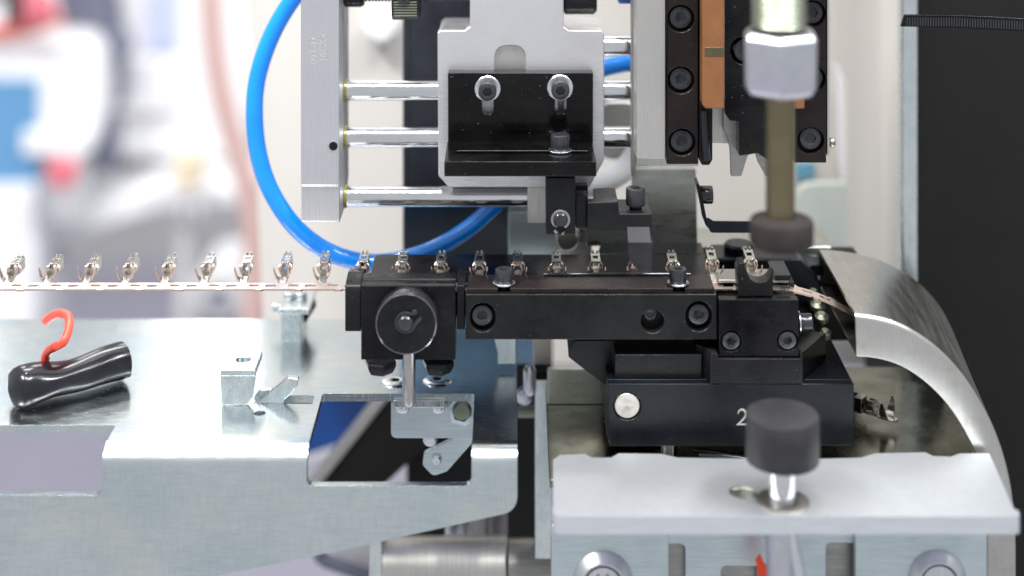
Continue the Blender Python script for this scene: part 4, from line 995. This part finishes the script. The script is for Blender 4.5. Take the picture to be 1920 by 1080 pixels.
# bent black strap
t = Thing('bent_strap', 'thin bent black strap with a screw beneath the right end of the ram guide', 'strap', P(1360, 430, 120))
pth = cr([(1306, 346), (1310, 362), (1318, 400), (1322, 420), (1332, 430), (1350, 434), (1400, 434), (1440, 433)], 4)
mb = MB(); Ys = 60
mb2 = [(p.x, p.y) for p in pth]
off = []
for i, p in enumerate(pth):
    d = (pth[min(i+1, len(pth)-1)]-pth[max(0, i-1)]).normalized(); off.append((p.x+d.y*5, p.y-d.x*5))
f = lambda l, Y: [(PX(a_, Y), PZ(b_, Y)) for a_, b_ in l]
A = f(mb2, Ys); B = f(off, Ys)
# the strap stands on edge: upright leg recedes, foot comes forward
for i in range(len(A)-1):
    mb.py([A[i], A[i+1], B[i+1], B[i]], Ys, Ys+44)
bmesh.ops.remove_doubles(mb.bm, verts=mb.bm.verts, dist=.05)
t.part('strap', mb, 'black_blue', 0)
mb = MB(); mb.ppy(rnd([(1322, 410), (1332, 437), (1440, 437), (1440, 416), (1338, 415), (1328, 409)], [2, 8, 2, 2, 5, 2]), Ys-6, 5); t.part('foot', mb, 'black_blue', 1.2)
o = t.screw(P(1336, 365, Ys+20), (1, 0, 0), 17, 24, .3)
# screws and clamp behind the anvil
t = Thing('rear_clamp', 'black screw head and clamp arm behind the anvil block under the rubber foot', 'clamp', P(1440, 500, 220))
mb = MB(); mb.lathe([(0, 0), (24, 0), (30, 3), (30, 34), (26, 38)], P(1385, 490, 230), (0, 0, 1), 30); t.part('boss', mb, 'black_blue')
t.screw(P(1385, 462, 260), (0, 0, 1), 20, 24, .3)
mb = MB(); mb.ppy([(1340, 485), (1500, 485), (1540, 530), (1540, 590), (1340, 590)], 190, 90); t.part('arm', mb, 'black_blue', 6)
mb = MB(); mb.ppy([(1440, 470), (1475, 488), (1545, 500), (1545, 520), (1440, 500)], 240, 60); t.part('wedge', mb, 'black_blue', 4)
mb = MB(); mb.ppy([(1540, 480), (1612, 480), (1612, 640), (1540, 640)], 330, 60); t.part('rear_block', mb, 'soft_black', 4)
mb = MB(); mb.ppy([(1310, 462), (1560, 462), (1560, 480), (1310, 480)], 300, 120); t.part('rail', mb, 'zinc_dark', 4)

# pale cabinet parts at right background (blurred)
t = Thing('housing_door', 'pale grey housing door with a teal label blurred behind the ram guide', 'door', P(1600, 500, 900))
mb = MB(); mb.ppy(rnd([(1490, 345), (1660, 345), (1660, 640), (1330, 640), (1330, 470), (1490, 470)], [40, 10, 2, 2, 10, 4]), 980, 30); t.part('ledge', mb, 'sage_far', 8)
mb = MB(); mb.ppy([(1492, 306), (1528, 306), (1528, 336), (1492, 336)], 1080, 16); t.part('label_plate', mb, 'teal_far', 3)
mb = MB(); mb.ppy([(1570, 120), (1612, 200), (1640, 330), (1650, 420), (1600, 420), (1574, 300)], 1000, 60); t.part('fold', mb, 'white_far', 12)

# cable tie
t = Thing('cable_tie', 'black ribbed plastic cable tie tail sticking in from the right edge', 'cable tie', P(1800, 45, 60))
pth = [(1689, 50), (1696, 28), (1780, 28), (1860, 31), (2060, 44), (2060, 66), (1860, 56), (1780, 52)]
mb = MB(); mb.ppy(pth, 60, 8); t.part('strap', mb, 'black', 1.5)
mb0 = None
for k in range(74):
    px = 1700+k*4.9
    if px > 2050: break
    top = 31+max(0, px-1780)*.0515*(1 if px > 1780 else 0); 
    if mb0 is None:
        mb = MB(); mb.ppy([(1700, 33), (1702.3, 33), (1702.3, 49), (1700, 49)], 58.4, 1.6); mb0 = t.part('ratchet_rib', mb, 'screw', .0)
    else:
        c_ = mb0.copy(); C.objects.link(c_); c_.location = ((px-1700)*1.02*S, 0, -(top-31)*1.02*S)

# ================================================================== LOWER SHAFTS AND FRAME
t = Thing('lower_shaft', 'pale horizontal cylinder with flange below the sloping plate edge', 'shaft', P(840, 1060, 300))
z_ = PZ(1066, 300)
mb = MB(); mb.cyl((PX(712, 300), 300, z_), (1, 0, 0), 62, PX(950, 300)-PX(712, 300), 40, 3); t.part('cylinder', mb, 'alu_plate')
mb = MB(); mb.cyl((PX(951, 300), 300, z_), (1, 0, 0), 58, PX(1080, 300)-PX(951, 300), 40, 3); t.part('dark_cylinder', mb, 'grey_steel')
mb = MB(); mb.ppy([(693, 1012), (716, 1005), (714, 1200), (688, 1200)], 240, 140); t.part('flange', mb, 'zinc_small', 3)
t = Thing('vertical_rods', 'cluster of upright steel rods behind the lower tip of the bent sheet', 'rods', P(910, 1000, 420))
for px, r_, m_ in ((850, 16, 'chrome'), (872, 18, 'zinc_small'), (898, 20, 'white_panel'), (930, 22, 'grey_steel')):
    mb = MB(); mb.cyl(P(px, 1045, 420), (0, 0, 1), r_*1.1, 150, 24); t.part('rod', mb, m_)
t = Thing('grab_handle', 'blurred dark curved handle below the bent sheet at bottom centre', 'handle', P(640, 1050, 900))
mb = MB(); mb.tube([P(598, 1020, 900), P(602, 1045, 900), P(640, 1062, 900), P(700, 1082, 900), P(780, 1110, 900)], 16, 16); t.part('grip', mb, 'slate_far')
mb = MB(); mb.ppy([(610, 1020), (720, 1000), (720, 1075), (640, 1055)], 930, 40); t.part('plate', mb, 'grey_far', 6)
